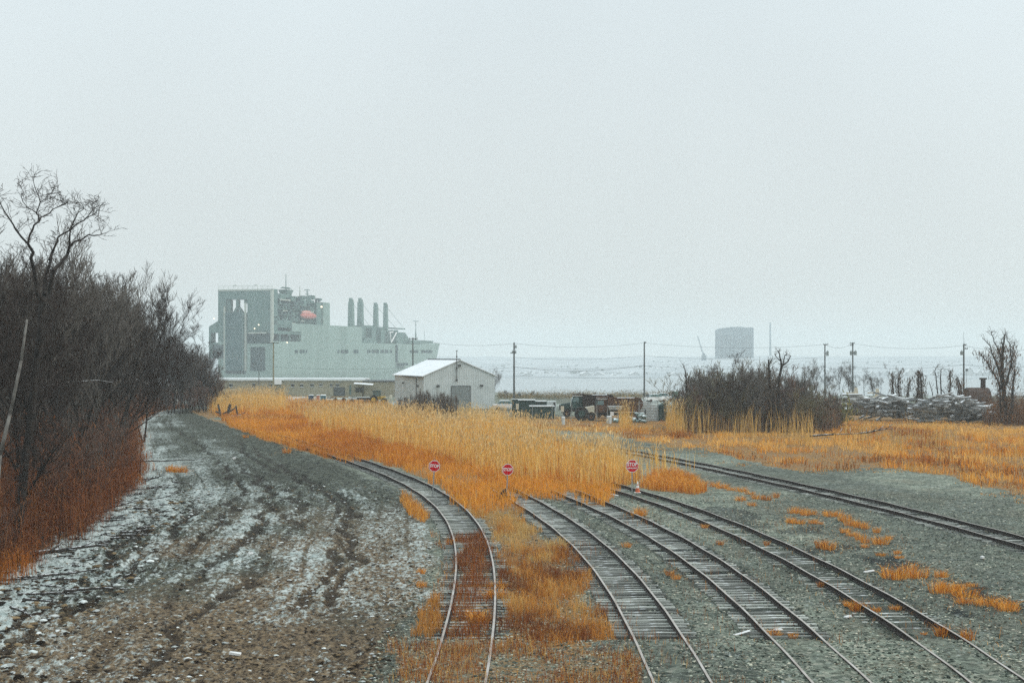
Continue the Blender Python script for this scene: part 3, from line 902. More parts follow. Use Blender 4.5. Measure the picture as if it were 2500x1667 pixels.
# dark metal wheel stop at the foot of the middle sign
x, z = gp(1228, 1222)
m_dark = mat('dark_rusted_steel', (.045, .030, .024), (.022, .016, .014), rough=.85, scale=5)
d = MB(); d.hexa([(-.35, -.2, 0), (.3, -.2, 0), (.3, .2, 0), (-.35, .2, 0), (-.1, -.15, .55), (.15, -.15, .75), (.15, .15, .75), (-.1, .15, .55)]).box(-.5, .45, -.07, .07, .2, .32)
tag(d.build('track_stop', m_dark), 'dark rusted stop block half hidden at the foot of the middle stop sign', 'stop block').location = (x, z, 0)

# ---------------------------------------------------------------- tufts on the gravel, each its own
tuft_protos = []
for i in range(4):
    n = (125, 95, 150, 80)[i]; rad = (.28, .22, .34, .18)[i]
    ang = rng.random(n) * 6.28; rr_ = rad * np.sqrt(rng.random(n))
    P = np.stack([rr_ * np.cos(ang), rr_ * np.sin(ang)], 1)
    V, Qd, T, c = blades(P, (.22, .62) if i != 3 else (.4, .9), .016, .75, ORANGE if i < 3 else RUST + ORANGE, .85, z0=np.zeros(n))
    out_ = V.reshape(n, 5, 3); k = P[:, None, :] / (rad + .01)
    out_[:, 2:, :2] += k * np.array([.09, .09, .22])[None, :, None]
    o = np_mesh('grass_tuft', out_.reshape(-1, 3), Qd, T, m_grass, tint=c); tuft_protos.append(o.data); bpy.data.objects.remove(o)
TUFTS = [  # px, py(base), scale, proto
    (1745, 1188, 1.3), (1765, 1192, 1.4), (1785, 1197, 1.1), (1812, 1200, 1.2), (1830, 1206, 1.1), (1850, 1218, 1.3), (1872, 1221, 1.2), (1808, 1222, 1.1), (1836, 1234, .9),
    (1945, 1252, 1.4), (1965, 1258, 1.2), (1985, 1256, 1.0), (1930, 1276, .9), (1950, 1278, 1.0), (1985, 1278, .9), (2000, 1279, .8), (2033, 1260, 1.7), (2062, 1272, 1.2), (2080, 1283, 1.3), (2098, 1288, 1.0), (2112, 1290, .9), (2140, 1300, 1.0),
    (2064, 1300, .9), (2082, 1308, .9), (2100, 1318, 1.0), (2112, 1325, .8), (2150, 1328, 1.4), (2170, 1317, .7), (2005, 1338, 1.3), (2022, 1341, 1.3), (2112, 1336, .8),
    (2186, 1412, 1.4), (2232, 1409, 1.6), (2300, 1408, .9), (2300, 1446, 1.3), (2318, 1440, 1.4), (2340, 1440, 1.0), (2358, 1456, 1.4), (2372, 1432, .8), (2350, 1472, .9), (2405, 1476, 1.5), (2450, 1482, 1.4), (2462, 1490, 1.1), (2190, 1352, .5), (2150, 1356, .6), (2195, 1362, .6),
    (1565, 1258, 1.7), (1555, 1262, 1.2), (1028, 1400, .75), (1030, 1432, .8), (1722, 1288, .9), (1895, 1195 + 20, 1.0),
    (1210, 1460, 1.5), (1215, 1435, 1.2), (1170, 1520, 1.3), (1160, 1508, 1.1), (430, 1152, 1.6), (418, 1150, 1.2), (448, 1153, 1.1), (745, 1098, 1.2), (600, 1068, 1.6), (700, 1105, 1.5), (1100, 1330, 1.0),
    (1757, 1330, .7), (1872, 1330, .8), (2005, 1432, .9), (2094, 1490, 1.1), (2072, 1480, .7), (2138, 1492, .6), (2186, 1487, .7), (2298, 1552, .8), (2362, 1570, 1.2), (2255, 1548, .4), (1636, 1404, .9), (1650, 1413, .6), (1890, 1548, .7), (1937, 1556, .5), (1530, 1335, .8)]
random.seed(5)
for i, (px, py, s) in enumerate(TUFTS):
    x, z = gp(px, py)
    slim = px in (1895, 1757, 1872, 2005, 2094, 2298, 2362, 1636, 1100)
    o = bpy.data.objects.new('grass_tuft', tuft_protos[3 if slim else random.randrange(3)]); COL.objects.link(o)
    o.location = (x, z, float(gz(x, z))); k = s * random.uniform(.8, 1.0)
    o.scale = (k * random.uniform(.9, 1.4), k * random.uniform(.8, 1.2), k * random.uniform(.5, .95)); o.rotation_euler = (0, 0, random.random() * 6.28)
    if px < 760:
        lab = 'small orange grass tuft on the snowy lot at the left'
    elif px < 1250:
        lab = 'orange grass tuft beside or inside the left track'
    elif slim:
        lab = 'thin upright rust coloured weed clump standing in the gravel'
    elif px < 1700:
        lab = 'orange grass tuft on the ballast of the third track'
    elif py < 1345 and px > 1720:
        lab = 'orange grass tuft in the loose row between the fourth track and the far right track'
    else:
        lab = 'orange grass tuft in the gravel at the lower right'
    tag(o, lab, 'grass tuft', lab.replace('grass tuft', 'grass tufts'))

_pts = []
for (px, py, s) in TUFTS:
    x, z = gp(px, py); n = int(40 * s)
    _pts.append(np.array([x, z]) + rng.normal(0, 1, (n, 2)) * np.array([.75, 1.5]))
grass('gravel_weeds', [blades(np.concatenate(_pts), (.05, .26), .013, 1.0, ORANGE + RUST[:2], .7)], 'low orange sprigs and seedlings spreading around the grass tufts', 'weeds')

# ---------------------------------------------------------------- bare trees
m_bark = mat('dark_wet_bark', (.034, .026, .021), (.011, .009, .008), rough=.95, scale=3, snow=.0)
m_twig = mat('dark_twigs', (.050, .033, .025), (.022, .014, .011), rough=.95, scale=2)
m_twig2 = mat('grey_twigs', (.165, .145, .125), (.095, .080, .066), rough=.95, scale=2)
m_twig3 = mat('red_brown_twigs', (.175, .100, .070), (.095, .055, .040), rough=.95, scale=2)


def grow(seed, height, r0, stems=1, spread=.5, fork=3, levels=4, up=.25, minr=.012, lean=(0, 0), first=.25, dens=1.0):
    """branch segments of a leafless tree: returns (thick, thin)"""
    rd = random.Random(seed); thick, thin = [], []

    def limb(p, d, ln, r, lev):
        n = max(3, int(5 - lev * .5)); q = p.copy(); pts = [q.copy()]
        for i in range(n):
            d = (d + Vector((rd.gauss(0, .16), rd.gauss(0, .16), rd.gauss(0, .08) + up * .18))).normalized()
            q2 = q + d * (ln / n)
            ra = r * (1 - .62 * i / n); rb = r * (1 - .62 * (i + 1) / n)
            (thick if lev < 2 else thin).append((*q, *q2, max(ra, minr), max(rb, minr * .7)))
            pts.append(q2.copy()); q = q2
        if lev >= levels: return
        nch = max(2, int(round((fork + (2 if lev > 0 else 3)) * dens * rd.uniform(.8, 1.25))))
        for j in range(nch):
            t = rd.uniform(first if lev == 0 else .2, 1.0)
            i = min(int(t * n), n - 1); f = t * n - i
            s = pts[i].lerp(pts[i + 1], f)
            ax = Vector((rd.gauss(0, 1), rd.gauss(0, 1), rd.gauss(0, .35) + up)).normalized()
            dd = (d * (1 - spread) + ax * spread * 1.2 + Vector((0, 0, up * .5))).normalized()
            limb(s, dd, ln * rd.uniform(.42, .68) * (1.1 - .35 * t), max(r * (1 - .55 * t) * .6, minr), lev + 1)

    for s in range(stems):
        a = rd.random() * 6.28; tl = .0 if stems == 1 else rd.uniform(.08, .32)
        d = Vector((math.cos(a) * tl + lean[0], math.sin(a) * tl + lean[1], 1)).normalized()
        p = Vector((math.cos(a), math.sin(a), 0)) * (0 if stems == 1 else rd.uniform(.05, .25)); p.z = -.2
        limb(p, d, height * rd.uniform(.62, .78) * (1 if stems == 1 else rd.uniform(.75, 1)), r0 * (1 if stems == 1 else rd.uniform(.5, .9)), 0)
    return thick, thin


def tree_proto(name, tw, **kw):
    a, b = grow(**kw)
    top = max(max(s[2], s[5]) for s in a + b)
    k = kw['height'] / top
    S = lambda L_: [tuple(v * k if i < 6 else v for i, v in enumerate(s)) for s in L_]
    root = bpy.data.objects.new(name, None); COL.objects.link(root)
    tubes_np('trunk', S(a), 6, m_bark, root); tubes_np('crown', S(b), 3, tw, root)
    return root


PROTO = {
    'a': tree_proto('bare_tree', m_twig, seed=3, height=16, r0=.22, spread=.5, fork=4, levels=4, up=.30, minr=.011, first=.3),
    'b': tree_proto('bare_tree', m_twig, seed=8, height=15, r0=.16, stems=2, spread=.42, fork=4, levels=4, up=.45, minr=.010, first=.25),
    'c': tree_proto('bare_tree', m_twig2, seed=15, height=13, r0=.13, stems=3, spread=.45, fork=3, levels=4, up=.40, minr=.011, first=.2),
    'd': tree_proto('bare_tree', m_twig, seed=23, height=12, r0=.15, spread=.55, fork=4, levels=4, up=.22, minr=.011, first=.15),
    's': tree_proto('bare_shrub', m_twig3, seed=31, height=5, r0=.05, stems=6, spread=.42, fork=3, levels=3, up=.45, minr=.012, first=.1),
    't': tree_proto('bare_shrub', m_twig2, seed=37, height=5, r0=.045, stems=7, spread=.38, fork=3, levels=3, up=.55, minr=.012, first=.15),
}
PROTO['o'] = tree_proto('bare_shrub', mat('olive_twigs', (.20, .175, .09), (.12, .10, .055), rough=.95, scale=2), seed=44, height=5, r0=.05, stems=5, spread=.5, fork=3, levels=3, up=.35, minr=.012, first=.1)
used = set()


def plant(kind, x, z, h, label, group=None, rz=None, cat=None, base=None, sx=1.0):
    p = PROTO[kind]; h0 = {'a': 16, 'b': 15, 'c': 13, 'd': 12, 's': 5, 't': 5, 'o': 5}[kind]
    rz = random.random() * 6.28 if rz is None else rz
    s = h / h0
    if kind in used:
        o = dup(p, (x, z, 0), rz, label, group, (s * sx, s * sx, s))
        if 'group' in o and not group: del o['group']
    else:
        used.add(kind); o = p; o.rotation_euler = (0, 0, rz); o.scale = (s * sx, s * sx, s); tag(o, label, None, group)
    o.location = (x, z, float(gz(x, z)) if base is None else base)
    o['category'] = cat or ('shrub' if kind in 'sto' else 'tree')
    return o


# the tall forked tree in front of the wood, limbs laid out one by one
def forked_tree():
    Zt = 62.0
    t = thing('bare_tree', 'tallest bare tree of the left wood, its forked dark trunk rising above the others', 'tree', (0, 0, 0))
    LIMBS = [  # (px, py, radius m) polylines as branch lay-outs, each with its own depth drift
        ([(40, 1330, .20), (62, 1120, .18), (85, 920, .16), (104, 740, .145)], 0),
        ([(104, 740, .12), (88, 690, .09), (75, 630, .07), (68, 595, .06)], -1.2),
        ([(68, 595, .05), (38, 560, .038), (20, 530, .03), (0, 495, .02), (-8, 470, .015)], -1.5),
        ([(68, 595, .05), (80, 560, .042), (96, 540, .036), (88, 520, .03)], 1.0),
        ([(96, 540, .03), (120, 522, .024), (145, 504, .02), (165, 494, .016), (184, 494, .012)], 1.8),
        ([(88, 520, .026), (98, 494, .022), (88, 466, .017), (80, 436, .012)], -.8),
        ([(98, 494, .018), (120, 474, .015), (148, 468, .011)], -1.5),
        ([(88, 520, .022), (68, 508, .018), (52, 480, .015), (48, 452, .011)], .6),
        ([(104, 740, .13), (125, 690, .10), (150, 640, .08), (170, 600, .06)], 1.2),
        ([(120, 640 - 5, .05), (140, 590, .042), (152, 572, .036), (190, 545, .03), (210, 532, .024), (235, 520, .016), (244, 512, .012)], 1.8),
        ([(210, 532, .018), (228, 508, .014), (232, 492, .011)], 2.4),
        ([(170, 600, .05), (200, 585, .036), (230, 576, .024), (250, 570, .014)], 2.0),
        ([(108, 720, .10), (112, 670, .07), (125, 625, .05), (140, 590, .045)], 1.6),
        ([(170, 600, .045), (172, 560, .03), (190, 520, .02), (205, 500, .013)], -1.0),
    ]
    thick, thin = [], []; rd = random.Random(4); tips = []
    dz = {}
    for pts, drift in LIMBS:
        n = len(pts); P = []
        k0 = dz.get(pts[0][:2], 0.0)
        for i, (px, py, r) in enumerate(pts):
            P.append((Vector(at(px, py, Zt + k0 + drift * i / (n - 1))), r)); dz[(px, py)] = k0 + drift * i / (n - 1)
        for (a, ra), (b, rb) in zip(P[:-1], P[1:]):
            m = a.lerp(b, .5) + Vector((rd.gauss(0, .06), rd.gauss(0, .15), rd.gauss(0, .04)))
            thick.append((*a, *m, ra, (ra + rb) / 2)); thick.append((*m, *b, (ra + rb) / 2, rb))
            tips.append((m, b, (ra + rb) / 2))

    def twig(p, d, ln, r, lev):
        q = p
        for i in range(3):
            d = (d + Vector((rd.gauss(0, .3), rd.gauss(0, .3), rd.gauss(.06, .2)))).normalized(); q2 = q + d * ln / 3
            thin.append((*q, *q2, max(r, .0075), max(r * .8, .0065)))
            if lev > 0 and rd.random() < .8:
                twig(q2, (d + Vector((rd.gauss(0, .8), rd.gauss(0, .8), rd.gauss(.1, .5)))).normalized(), ln * .55, r * .6, lev - 1)
            q = q2
    for a, b, r in tips:
        if r > .11: continue
        for j in range(5 if r < .03 else 4):
            s = a.lerp(b, rd.random()); d = ((b - a).normalized() * .5 + Vector((rd.gauss(0, .7), rd.gauss(0, .7), rd.gauss(.2, .4)))).normalized()
            twig(s, d, rd.uniform(.3, .8), .010, 2)
    tubes_np('trunk', thick, 7, m_bark, t); tubes_np('crown', thin, 3, m_twig, t)


forked_tree()

# the wood along the left edge of the lot
random.seed(21)
WOOD = 'bare trees of the wood on the left'
k = 0
for z0 in np.arange(40, 252, 6.4):
    for row in range(3):
        z = z0 + random.uniform(-1.8, 1.8)
        x = float(np.interp(z, EDGE_Z, EDGE_X)) - 2.0 - row * 4.4 - random.uniform(0, 2.6)
        if x / z < -.47 or (row == 0 and z < 58 and random.random() < .5): continue
        kind = random.choice('aabbcd')
        px = CX + x / z * F
        # skyline of the photograph falls from the left towards the river
        sky_y = np.interp(px, [-200, 0, 90, 200, 270, 330, 420, 470, 530], [520, 550, 570, 565, 600, 650, 700, 775, 835])
        hmax = EYE + (YH - sky_y) / F * z - .5
        h = min(random.uniform(12, 18.5), hmax * random.uniform(.84, 1.10))
        h = max(h, 5.5)
        plant(kind, x, z, h, 'leafless dark tree standing close among others in the wood on the left', WOOD, sx=random.uniform(.8, 1.05))
for z0 in np.arange(44, 252, 5.2):
    for q in range(2):
        z = z0 + random.uniform(-2, 2); x = float(np.interp(z, EDGE_Z, EDGE_X)) - .6 - q * 2.4 - random.uniform(0, 1.4)
        if x / z < -.42: continue
        plant('s' if random.random() < .65 else 't', x, z, random.uniform(3.0, 5.2), 'bare bush at the foot of the wood on the left', 'bare bushes along the edge of the left wood')
for (px, py, h, kd) in ((415, 1012, 12, 'b'), (425, 1008, 11, 'd'), (448, 1008, 11, 'b'), (465, 1003, 11, 'd'), (472, 1001, 9, 'c'), (488, 1004, 9, 'd'), (492, 998, 10, 'b'), (503, 1003, 8, 'd'), (510, 1000, 9, 'c'), (520, 1000, 7, 's'), (484, 1006, 5, 's'), (468, 1008, 5, 's'), (500, 1006, 5, 's'), (455, 1006, 10, 'c'), (478, 1004, 11, 'b'), (497, 1001, 10.5, 'c'), (515, 999, 8.5, 'd'), (528, 996, 6, 'd'), (440, 1010, 12, 'b'), (505, 992, 9.5, 'd')):
    x, z = gp(px, py)
    plant(kd, x, z, h, 'small brown tree at the river end of the left wood, beside the tan reeds', 'small trees at the river end of the left wood')

# a few taller crowns that stand clear of the wood
for (px, top, zz_, kd, rz_, lab) in ((-60, 520, 70, 'a', 1.0, 'tall dark bare tree at the left picture edge beside the forked one'), (150, 590, 78, 'a', 2.2, 'broad dark bare tree just right of the tall forked tree'), (205, 600, 88, 'a', 7.14, 'bare tree with long slanting limbs at the right shoulder of the left wood'),
                             (283, 655, 112, 'c', .5, 'slender grey bare tree halfway along the left wood'), (352, 715, 142, 'b', 1.9, 'slender bare tree with upswept twigs farther along the left wood'), (18, 535, 74, 'c', 1.3, 'thin grey bare tree at the left picture edge behind the forked one'), (122, 560, 82, 'b', .4, 'upswept bare tree behind the right limb of the tall forked tree'), (185, 580, 90, 'c', 2.4, 'fine-twigged grey tree between the forked tree and the wood shoulder'), (262, 622, 102, 'b', 5.2, 'upswept fine-twigged tree on the sloping skyline of the left wood'), (40, 640, 66, 'd', 3.0, 'crooked bare tree below the tall forked tree')):
    plant(kd, (px - CX) / F * zz_, zz_, EYE - (top - YH) / F * zz_, lab, rz=rz_)

# pale leaning trunk and snow-covered fallen branch in the front of the wood
m_pale = mat('pale_lichen_bark', (.20, .19, .17), (.10, .09, .08), rough=.9, scale=4, snow=.12)
Zt = 56.0
pts = [at(0, 1110, Zt), at(25, 1010, Zt), at(52, 880, Zt), at(66, 780, Zt)]
m = MB(); rr_ = [.085, .07, .06, .045]
for i in range(3): m.tube(pts[i], pts[i + 1], rr_[i], rr_[i + 1], 7)
g0 = at(-25, 1395, Zt); m.tube((g0[0], g0[1], .2), pts[0], .10, .085, 7)
tag(m.build('leaning_dead_tree', m_pale, smooth=True), 'pale leaning bare trunk at the very front of the left wood', 'tree trunk')
Zt = 88.0
pts = [(75, 958), (115, 942), (170, 933), (215, 930), (240, 928), (275, 934)]
m = MB()
for i in range(5): m.tube(at(*pts[i], Zt + i * .3), at(*pts[i + 1], Zt + i * .3 + .3), .05 - .006 * i, .045 - .006 * i, 6)
m_snb = mat('snowy_branch', (.12, .10, .09), (.06, .05, .04), rough=.9, scale=4, snow=.75)
tag(m.build('fallen_branch', m_snb, smooth=True), 'long snow-topped dead branch hanging level in the middle of the left wood', 'branch')

# undergrowth of the wood: brambles and dead stems, uncountable
m_bramble = attr_mat('bramble_stems', translucent=.1)


def bramble(P, h, cols, wd=.02, fork=3):
    """arching stems with short crooked twigs all through their height"""
    n = len(P)
    hg = h[0] + (h[1] - h[0]) * rng.random(n)
    hg *= .35 + 1.3 * fbm(P[:, 0] * .35, P[:, 1] * .25, 3)
    parts = [blades(P[::2], hg[::2], wd, .9, cols, .85)]
    for j in range(fork + 1):
        z0 = gz(P[:, 0], P[:, 1]) + hg * rng.uniform(.0, .95, n)
        l_ = rng.uniform(.12, .5, n)
        parts.append(blades(P + rng.normal(0, .35, (n, 2)), l_, wd * .8, 2.2, cols, .4, z0=z0))
    return join(parts)


def strip(n, z0, z1, d0, d1):
    z = z0 + (z1 - z0) * rng.random(n) ** 1.2
    x = np.interp(z, EDGE_Z, EDGE_X) - d0 - (d1 - d0) * rng.random(n) + 3.2 * (fbm(z * .16 + 5, z * 0 + d1, 4, .6) - .5)
    P = np.stack([x, z], 1)
    return P[P[:, 0] / P[:, 1] > -.42]


BR = [(.19, .066, .028), (.12, .042, .020), (.24, .088, .034), (.07, .028, .016), (.30, .13, .05)]
BR2 = [(.24, .065, .014), (.17, .045, .012), (.32, .10, .02), (.10, .03, .010)]
P = strip(24000, 42, 235, -.3, 8); pr = bramble(P, (1.2, 5.2), BR, .020, 5)
P = strip(12000, 42, 110, -.7, 3.5); P = P[fbm(P[:, 0] * .35, P[:, 1] * .2, 3) > .49]; pr2 = bramble(P, (.5, 2.6), BR2, .016, 5)
P = strip(2600, 95, 235, -1.0, 1.0); pr3 = blades(P, (.3, 1.2), .03, .9, ORANGE[2:4] + BR2, .8)
pr4 = blades(strip(3500, 42, 60, -.5, 2.5), (.3, 1.5), .018, 1.0, [(.34, .11, .02), (.26, .075, .016), (.45, .17, .03)], .8)
V, Qd, T, c = join([pr, pr2, pr3, pr4])
tag(np_mesh('undergrowth', V, Qd, T, m_bramble, tint=c), 'rust brown brambles and dead stems filling the foot of the left wood', 'undergrowth', kind='stuff')

# snow-dusted fallen boughs along the wood edge
m_log = mat('snowy_log', (.075, .065, .055), (.035, .03, .026), rough=.95, scale=3, snow=.50)


def bough(px, py, ln, r, rz, label, cat='fallen branch', side=True, dz=.12, name='fallen_branch', group=None, tilt=0.05):
    x, z = gp(px, py); m = MB(); rd = random.Random(px + py)
    p = Vector((-ln / 2, 0, 0)); d = Vector((1, 0, tilt)); pts = [p]
    for i in range(5):
        d = (d + Vector((0, rd.gauss(0, .14), rd.gauss(0, .06)))).normalized(); pts.append(pts[-1] + d * ln / 5)
    for i in range(5): m.tube(pts[i], pts[i + 1], r * (1 - .14 * i), r * (1 - .14 * (i + 1)), 7)
    if side:
        for j in range(4):
            s = pts[1 + j]; e = s + Vector((rd.uniform(.1, .5) * ln * .4, rd.choice((-1, 1)) * rd.uniform(.1, .3) * ln * .6, rd.uniform(.0, .25) * ln * .5))
            m.tube(s, e, r * .45, r * .2, 5)
    o = m.build(name, m_log, smooth=True); o.location = (x, z, float(gz(x, z)) + r + dz); o.rotation_euler = (0, 0, rz)
    return tag(o, label, cat, group)


bough(332, 1205, 1.5, .07, .25, 'short straight snow-topped log by the edge of the left wood', side=False, name='fallen_log')
bough(185, 1362, 3.6, .11, .12, 'pale forked fallen bough with spreading bare limbs, lying against the rusty brambles', tilt=.12)
bough(270, 1240, 2.6, .07, -.25, 'snowy fallen branch pointing at the lot from the brambles')
bough(420, 1132, 5.5, .07, .05, 'long thin dark branch lying level across the snowy lot', side=False)
bough(330, 1020, 6.5, .12, .55, 'dark fallen trunk along the far edge of the snowy lot', name='fallen_log')
bough(235, 1455, 2.4, .06, -.06, 'low snow-covered branch in the white debris at the lower left', side=False)
bough(100, 1480, 1.7, .06, -.5, 'snow-covered branch in front of the orange brambles at the far left')
bough(372, 1248, 2.2, .05, -.12, 'thin snowy branch between the pale bough and the open lot')
random.seed(9)
for i in range(90):
    zq = random.uniform(37, 100); xq = float(np.interp(zq, EDGE_Z, EDGE_X)) + random.uniform(-.6, 3.6)
    px, py = CX + xq / zq * F, YH + F * EYE / zq
    if px < -40: continue
    bough(int(px), int(py), random.uniform(.6, 2.4), random.uniform(.025, .07), random.uniform(-.6, .6), 'small snow-dusted stick lying along the edge of the left wood', 'stick', random.random() < .4, .03, 'stick', 'snow-dusted sticks along the wood edge')

# uprooted stump at the far end of the lot
x, z = gp(560, 1020)
t = thing('uprooted_stump', 'dark uprooted stump with roots in the air at the far end of the snowy lot', 'stump', (x, z, 0))
m = MB()
for p, q, r in (((-1.2, 0, .3), (-1.6, .2, 1.9), .16), ((-.3, 0, .1), (.1, .1, 1.9), .24), ((1.1, .1, .4), (.9, 0, 1.7), .13), ((-.9, 0, .5), (-.2, 0, .9), .16), ((.1, 0, .9), (.8, 0, 1.4), .1), ((-1.9, 0, .9), (-1.2, .1, .6), .13)):
    m.tube(p, q, r, r * .8, 7)
m.build('roots', m_log, t)
m = MB(); m.tube((-.2, -.2, .15), (1.9, -1.2, .35), .2, .15, 7).tube((.2, -.5, .1), (2.3, -.2, .75), .1, .06, 6); m.build('trunk', m_log, t)

# pieces of litter on the lot and gravel
m_lit = mat('pale_litter', (.74, .74, .72), (.6, .6, .58), rough=.8, scale=6)
LIT = [(574, 1600, .34, .08, 'white split board lying on the brown lot at the bottom', 'litter'), (612, 1353, .22, .06, 'small white scrap on the middle of the lot', 'litter'), (572, 1033 + 88, .3, .14, 'small pink white scrap on the dark far part of the lot', 'litter'),
       (1900, 1540, .42, .05, 'pale wooden offcut leaning between the rails of the third track', 'board'), (1810, 1548, .6, .03, 'grey thin board lying in the gravel left of the third track', 'board'), (2398, 1364, .2, .1, 'small white stone in the gravel near the far right track', 'stone'),
       (2122, 1397, .5, .05, 'pale stick beside the right rail of the fourth track', 'board'), (1500, 1210, .5, .05, 'pale board lying in front of the low orange grass right of the cone', 'board'), (2070, 1480 + 28, .36, .05, 'pale tie end poking out of the gravel left of the fourth track', 'board')]
for px, py, ln, th_, lab, cat in LIT:
    x, z = gp(px, py); m = MB(); m.hexa([(-ln / 2, -.06, 0), (ln / 2, -.05, 0), (ln / 2, .06, 0), (-ln / 2, .05, 0), (-ln / 2, -.05, th_), (ln / 2 * .9, -.05, th_ * .8), (ln / 2, .05, th_), (-ln / 2 * .9, .05, th_)])
    o = m.build(cat, m_lit, bevel=.006); o.location = (x, z, float(gz(x, z)) + .03); o.rotation_euler = (0.1, random.uniform(-.25, .25), random.uniform(-.6, .9)); tag(o, lab, cat)
# loose lumps of snow-crusted spoil on the lot near the camera and stones in the gravel: countless
m_rock = attr_mat('loose_stone', translucent=0)


def rocks(P, size, flat, name, material, label, cat):
    n = len(P); ico = np.array([(1, 0, 0), (-1, 0, 0), (0, 1, 0), (0, -1, 0), (0, 0, 1), (.6, .6, .55), (-.6, .6, .5), (-.6, -.6, .55), (.6, -.6, .5)], float)
    tri = np.array([(0, 5, 8), (2, 5, 0), (2, 6, 5), (1, 6, 2), (1, 7, 6), (3, 7, 1), (3, 8, 7), (0, 8, 3), (4, 5, 6), (4, 6, 7), (4, 7, 8), (4, 8, 5)])
    s = size[0] + (size[1] - size[0]) * rng.random(n) ** 2.5
    th = rng.random(n) * 6.28; ca, sa = np.cos(th), np.sin(th)
    base = ico[None] * (1 + .35 * (rng.random((n, 9, 3)) - .5)) * s[:, None, None]
    base[:, :, 0] *= 1 + .8 * rng.random((n, 1)); base[:, :, 2] *= flat
    V = np.stack([base[:, :, 0] * ca[:, None] - base[:, :, 1] * sa[:, None] + P[:, :1], base[:, :, 0] * sa[:, None] + base[:, :, 1] * ca[:, None] + P[:, 1:], base[:, :, 2] + gz(P[:, 0], P[:, 1])[:, None]], 2).reshape(-1, 3)
    T = (tri[None] + (np.arange(n) * 9)[:, None, None]).reshape(-1, 3)
    pal = np.array(material); tn_ = pal[rng.integers(0, len(pal), n)] * (.6 + .8 * rng.random((n, 1)))
    return tag(np_mesh(name, V, None, T, m_rock, tint=np.repeat(tn_, 9, 0)), label, cat, kind='stuff')


zq = 36 + rng.random(9000) ** 1.6 * 60
tq = rng.random(9000); xq = np.interp(zq, EDGE_Z, EDGE_X) + tq * (np.interp(zq, RIGHT_Z, RIGHT_X) - np.interp(zq, EDGE_Z, EDGE_X))
CLOD = [(.020, .016, .012), (.035, .026, .018), (.06, .042, .026), (.16, .115, .065), (.42, .45, .43), (.58, .61, .59), (.10, .09, .07), (.03, .022, .016), (.19, .14, .08)]
ze_ = 36 + rng.random(2600) ** 1.3 * 50; xe_ = np.interp(ze_, EDGE_Z, EDGE_X) + rng.random(2600) ** 1.3 * 6 - .5
xq = np.concatenate([xq, xe_]); zq = np.concatenate([zq, ze_])
sz_ = np.concatenate([np.full(9000, .085), np.full(2600, .17)])
rocks(np.stack([xq, zq], 1), (.02, sz_), .5, 'clods', CLOD, 'clods of dark earth dusted with snow over the left lot', 'clods')
zq = 34 + rng.random(70000) ** 1.5 * 56; xq = -4 + rng.random(70000) * (zq * .37 + 4)
P = np.stack([xq, zq], 1); P = P[near_track(P[:, 0], P[:, 1]) > .3]
rocks(P, (.014, .050), .7, 'ballast', [(.03, .04, .033), (.06, .075, .06), (.12, .14, .11), (.22, .25, .20), (.32, .34, .27), (.44, .42, .33), (.15, .13, .09), (.04, .05, .042)], 'loose grey green ballast stones among the tracks on the right', 'gravel')
# ---------------------------------------------------------------- right-hand thicket and trees
random.seed(77)
THK = 'bare bushes of the thicket right of centre'
for i in range(56):
    px = random.uniform(1664, 2054); py = random.uniform(1034, 1056)
    x, z = gp(px, py)
    top = np.interp(px, [1660, 1700, 1760, 1830, 1900, 1960, 2010, 2060], [930, 912, 888, 880, 892, 915, 945, 990]) + random.uniform(-12, 60)
    h = EYE - (top - YH) / F * z
    plant(random.choice('sstto'), x, z, max(h, 2), 'bare brown bush in the dense thicket right of centre, behind a row of thin reeds', THK, sx=random.uniform(1.0, 1.35))
for (px, py, top, kd, lab) in ((1795, 1062, 852, 'd', 'crooked grey bare tree rising from the middle of the right thicket'),
                               (1842, 1060, 868, 'c', 'slim bare tree beside the crooked grey one in the right thicket'),
                               (1735, 1058, 885, 'd', 'low bare tree at the left shoulder of the right thicket'),
                               (1700, 1050, 905, 'c', 'small bare tree at the left end of the right thicket')):
    x, z = gp(px, py); plant(kd, x, z, EYE - (top - YH) / F * z, lab, sx=.8)
# distant hazy trees behind it
for (px, top, Z_, kd, sx) in ((1962, 872, 270, 'c', 1.15), (1985, 885, 275, 'b', 1.0), (2052, 875, 300, 'b', 1.0), (2075, 890, 300, 'c', 1.0), (2110, 895, 305, 'd', .9), (2135, 890, 310, 'b', .8), (2150, 905, 300, 'd', .8), (2035, 905, 300, 'c', 1.0), (2090, 912, 290, 'd', 1.1), (2015, 900, 300, 'd', 1.0), (1745, 895, 290, 'd', 1.0)):
    x, _, zt = at(px, top, Z_); plant(kd, x, Z_, zt, 'pale hazy bare tree standing behind the thicket towards the river', 'hazy bare trees behind the right thicket', sx=sx)
# wispy saplings in front of the white shed and beside it
for (px, py, top) in ((1000, 1030, 955), (1024, 1034, 958), (1034, 1036, 945), (1062, 1034, 950), (1078, 1036, 958), (1092, 1032, 952), (1108, 1036, 958), (985, 1028, 962), (1050, 1034, 945)):
    x, z = gp(px, py); plant('t', x, z, EYE - (top - YH) / F * z, 'thin bare bush above the reeds in front of the white shed', 'thin bare bushes in front of the white shed', sx=.8)
x, _, zt = at(1203, 895, 250); plant('c', x, 250, zt, 'bare tree looking over the right end of the white shed roof', sx=.8)
for px in (1222, 1236, 1395, 1412, 1452, 1300):
    x, _, zt = at(px, random.uniform(950, 958), 290); plant('t', x, 290, zt, 'low bare bush on the river bank beyond the machines', 'low bushes on the river bank')

# antler-shaped dead tree and the ivy-clad snags on the right
m_ivy = attr_mat('dead_vines', translucent=.1)


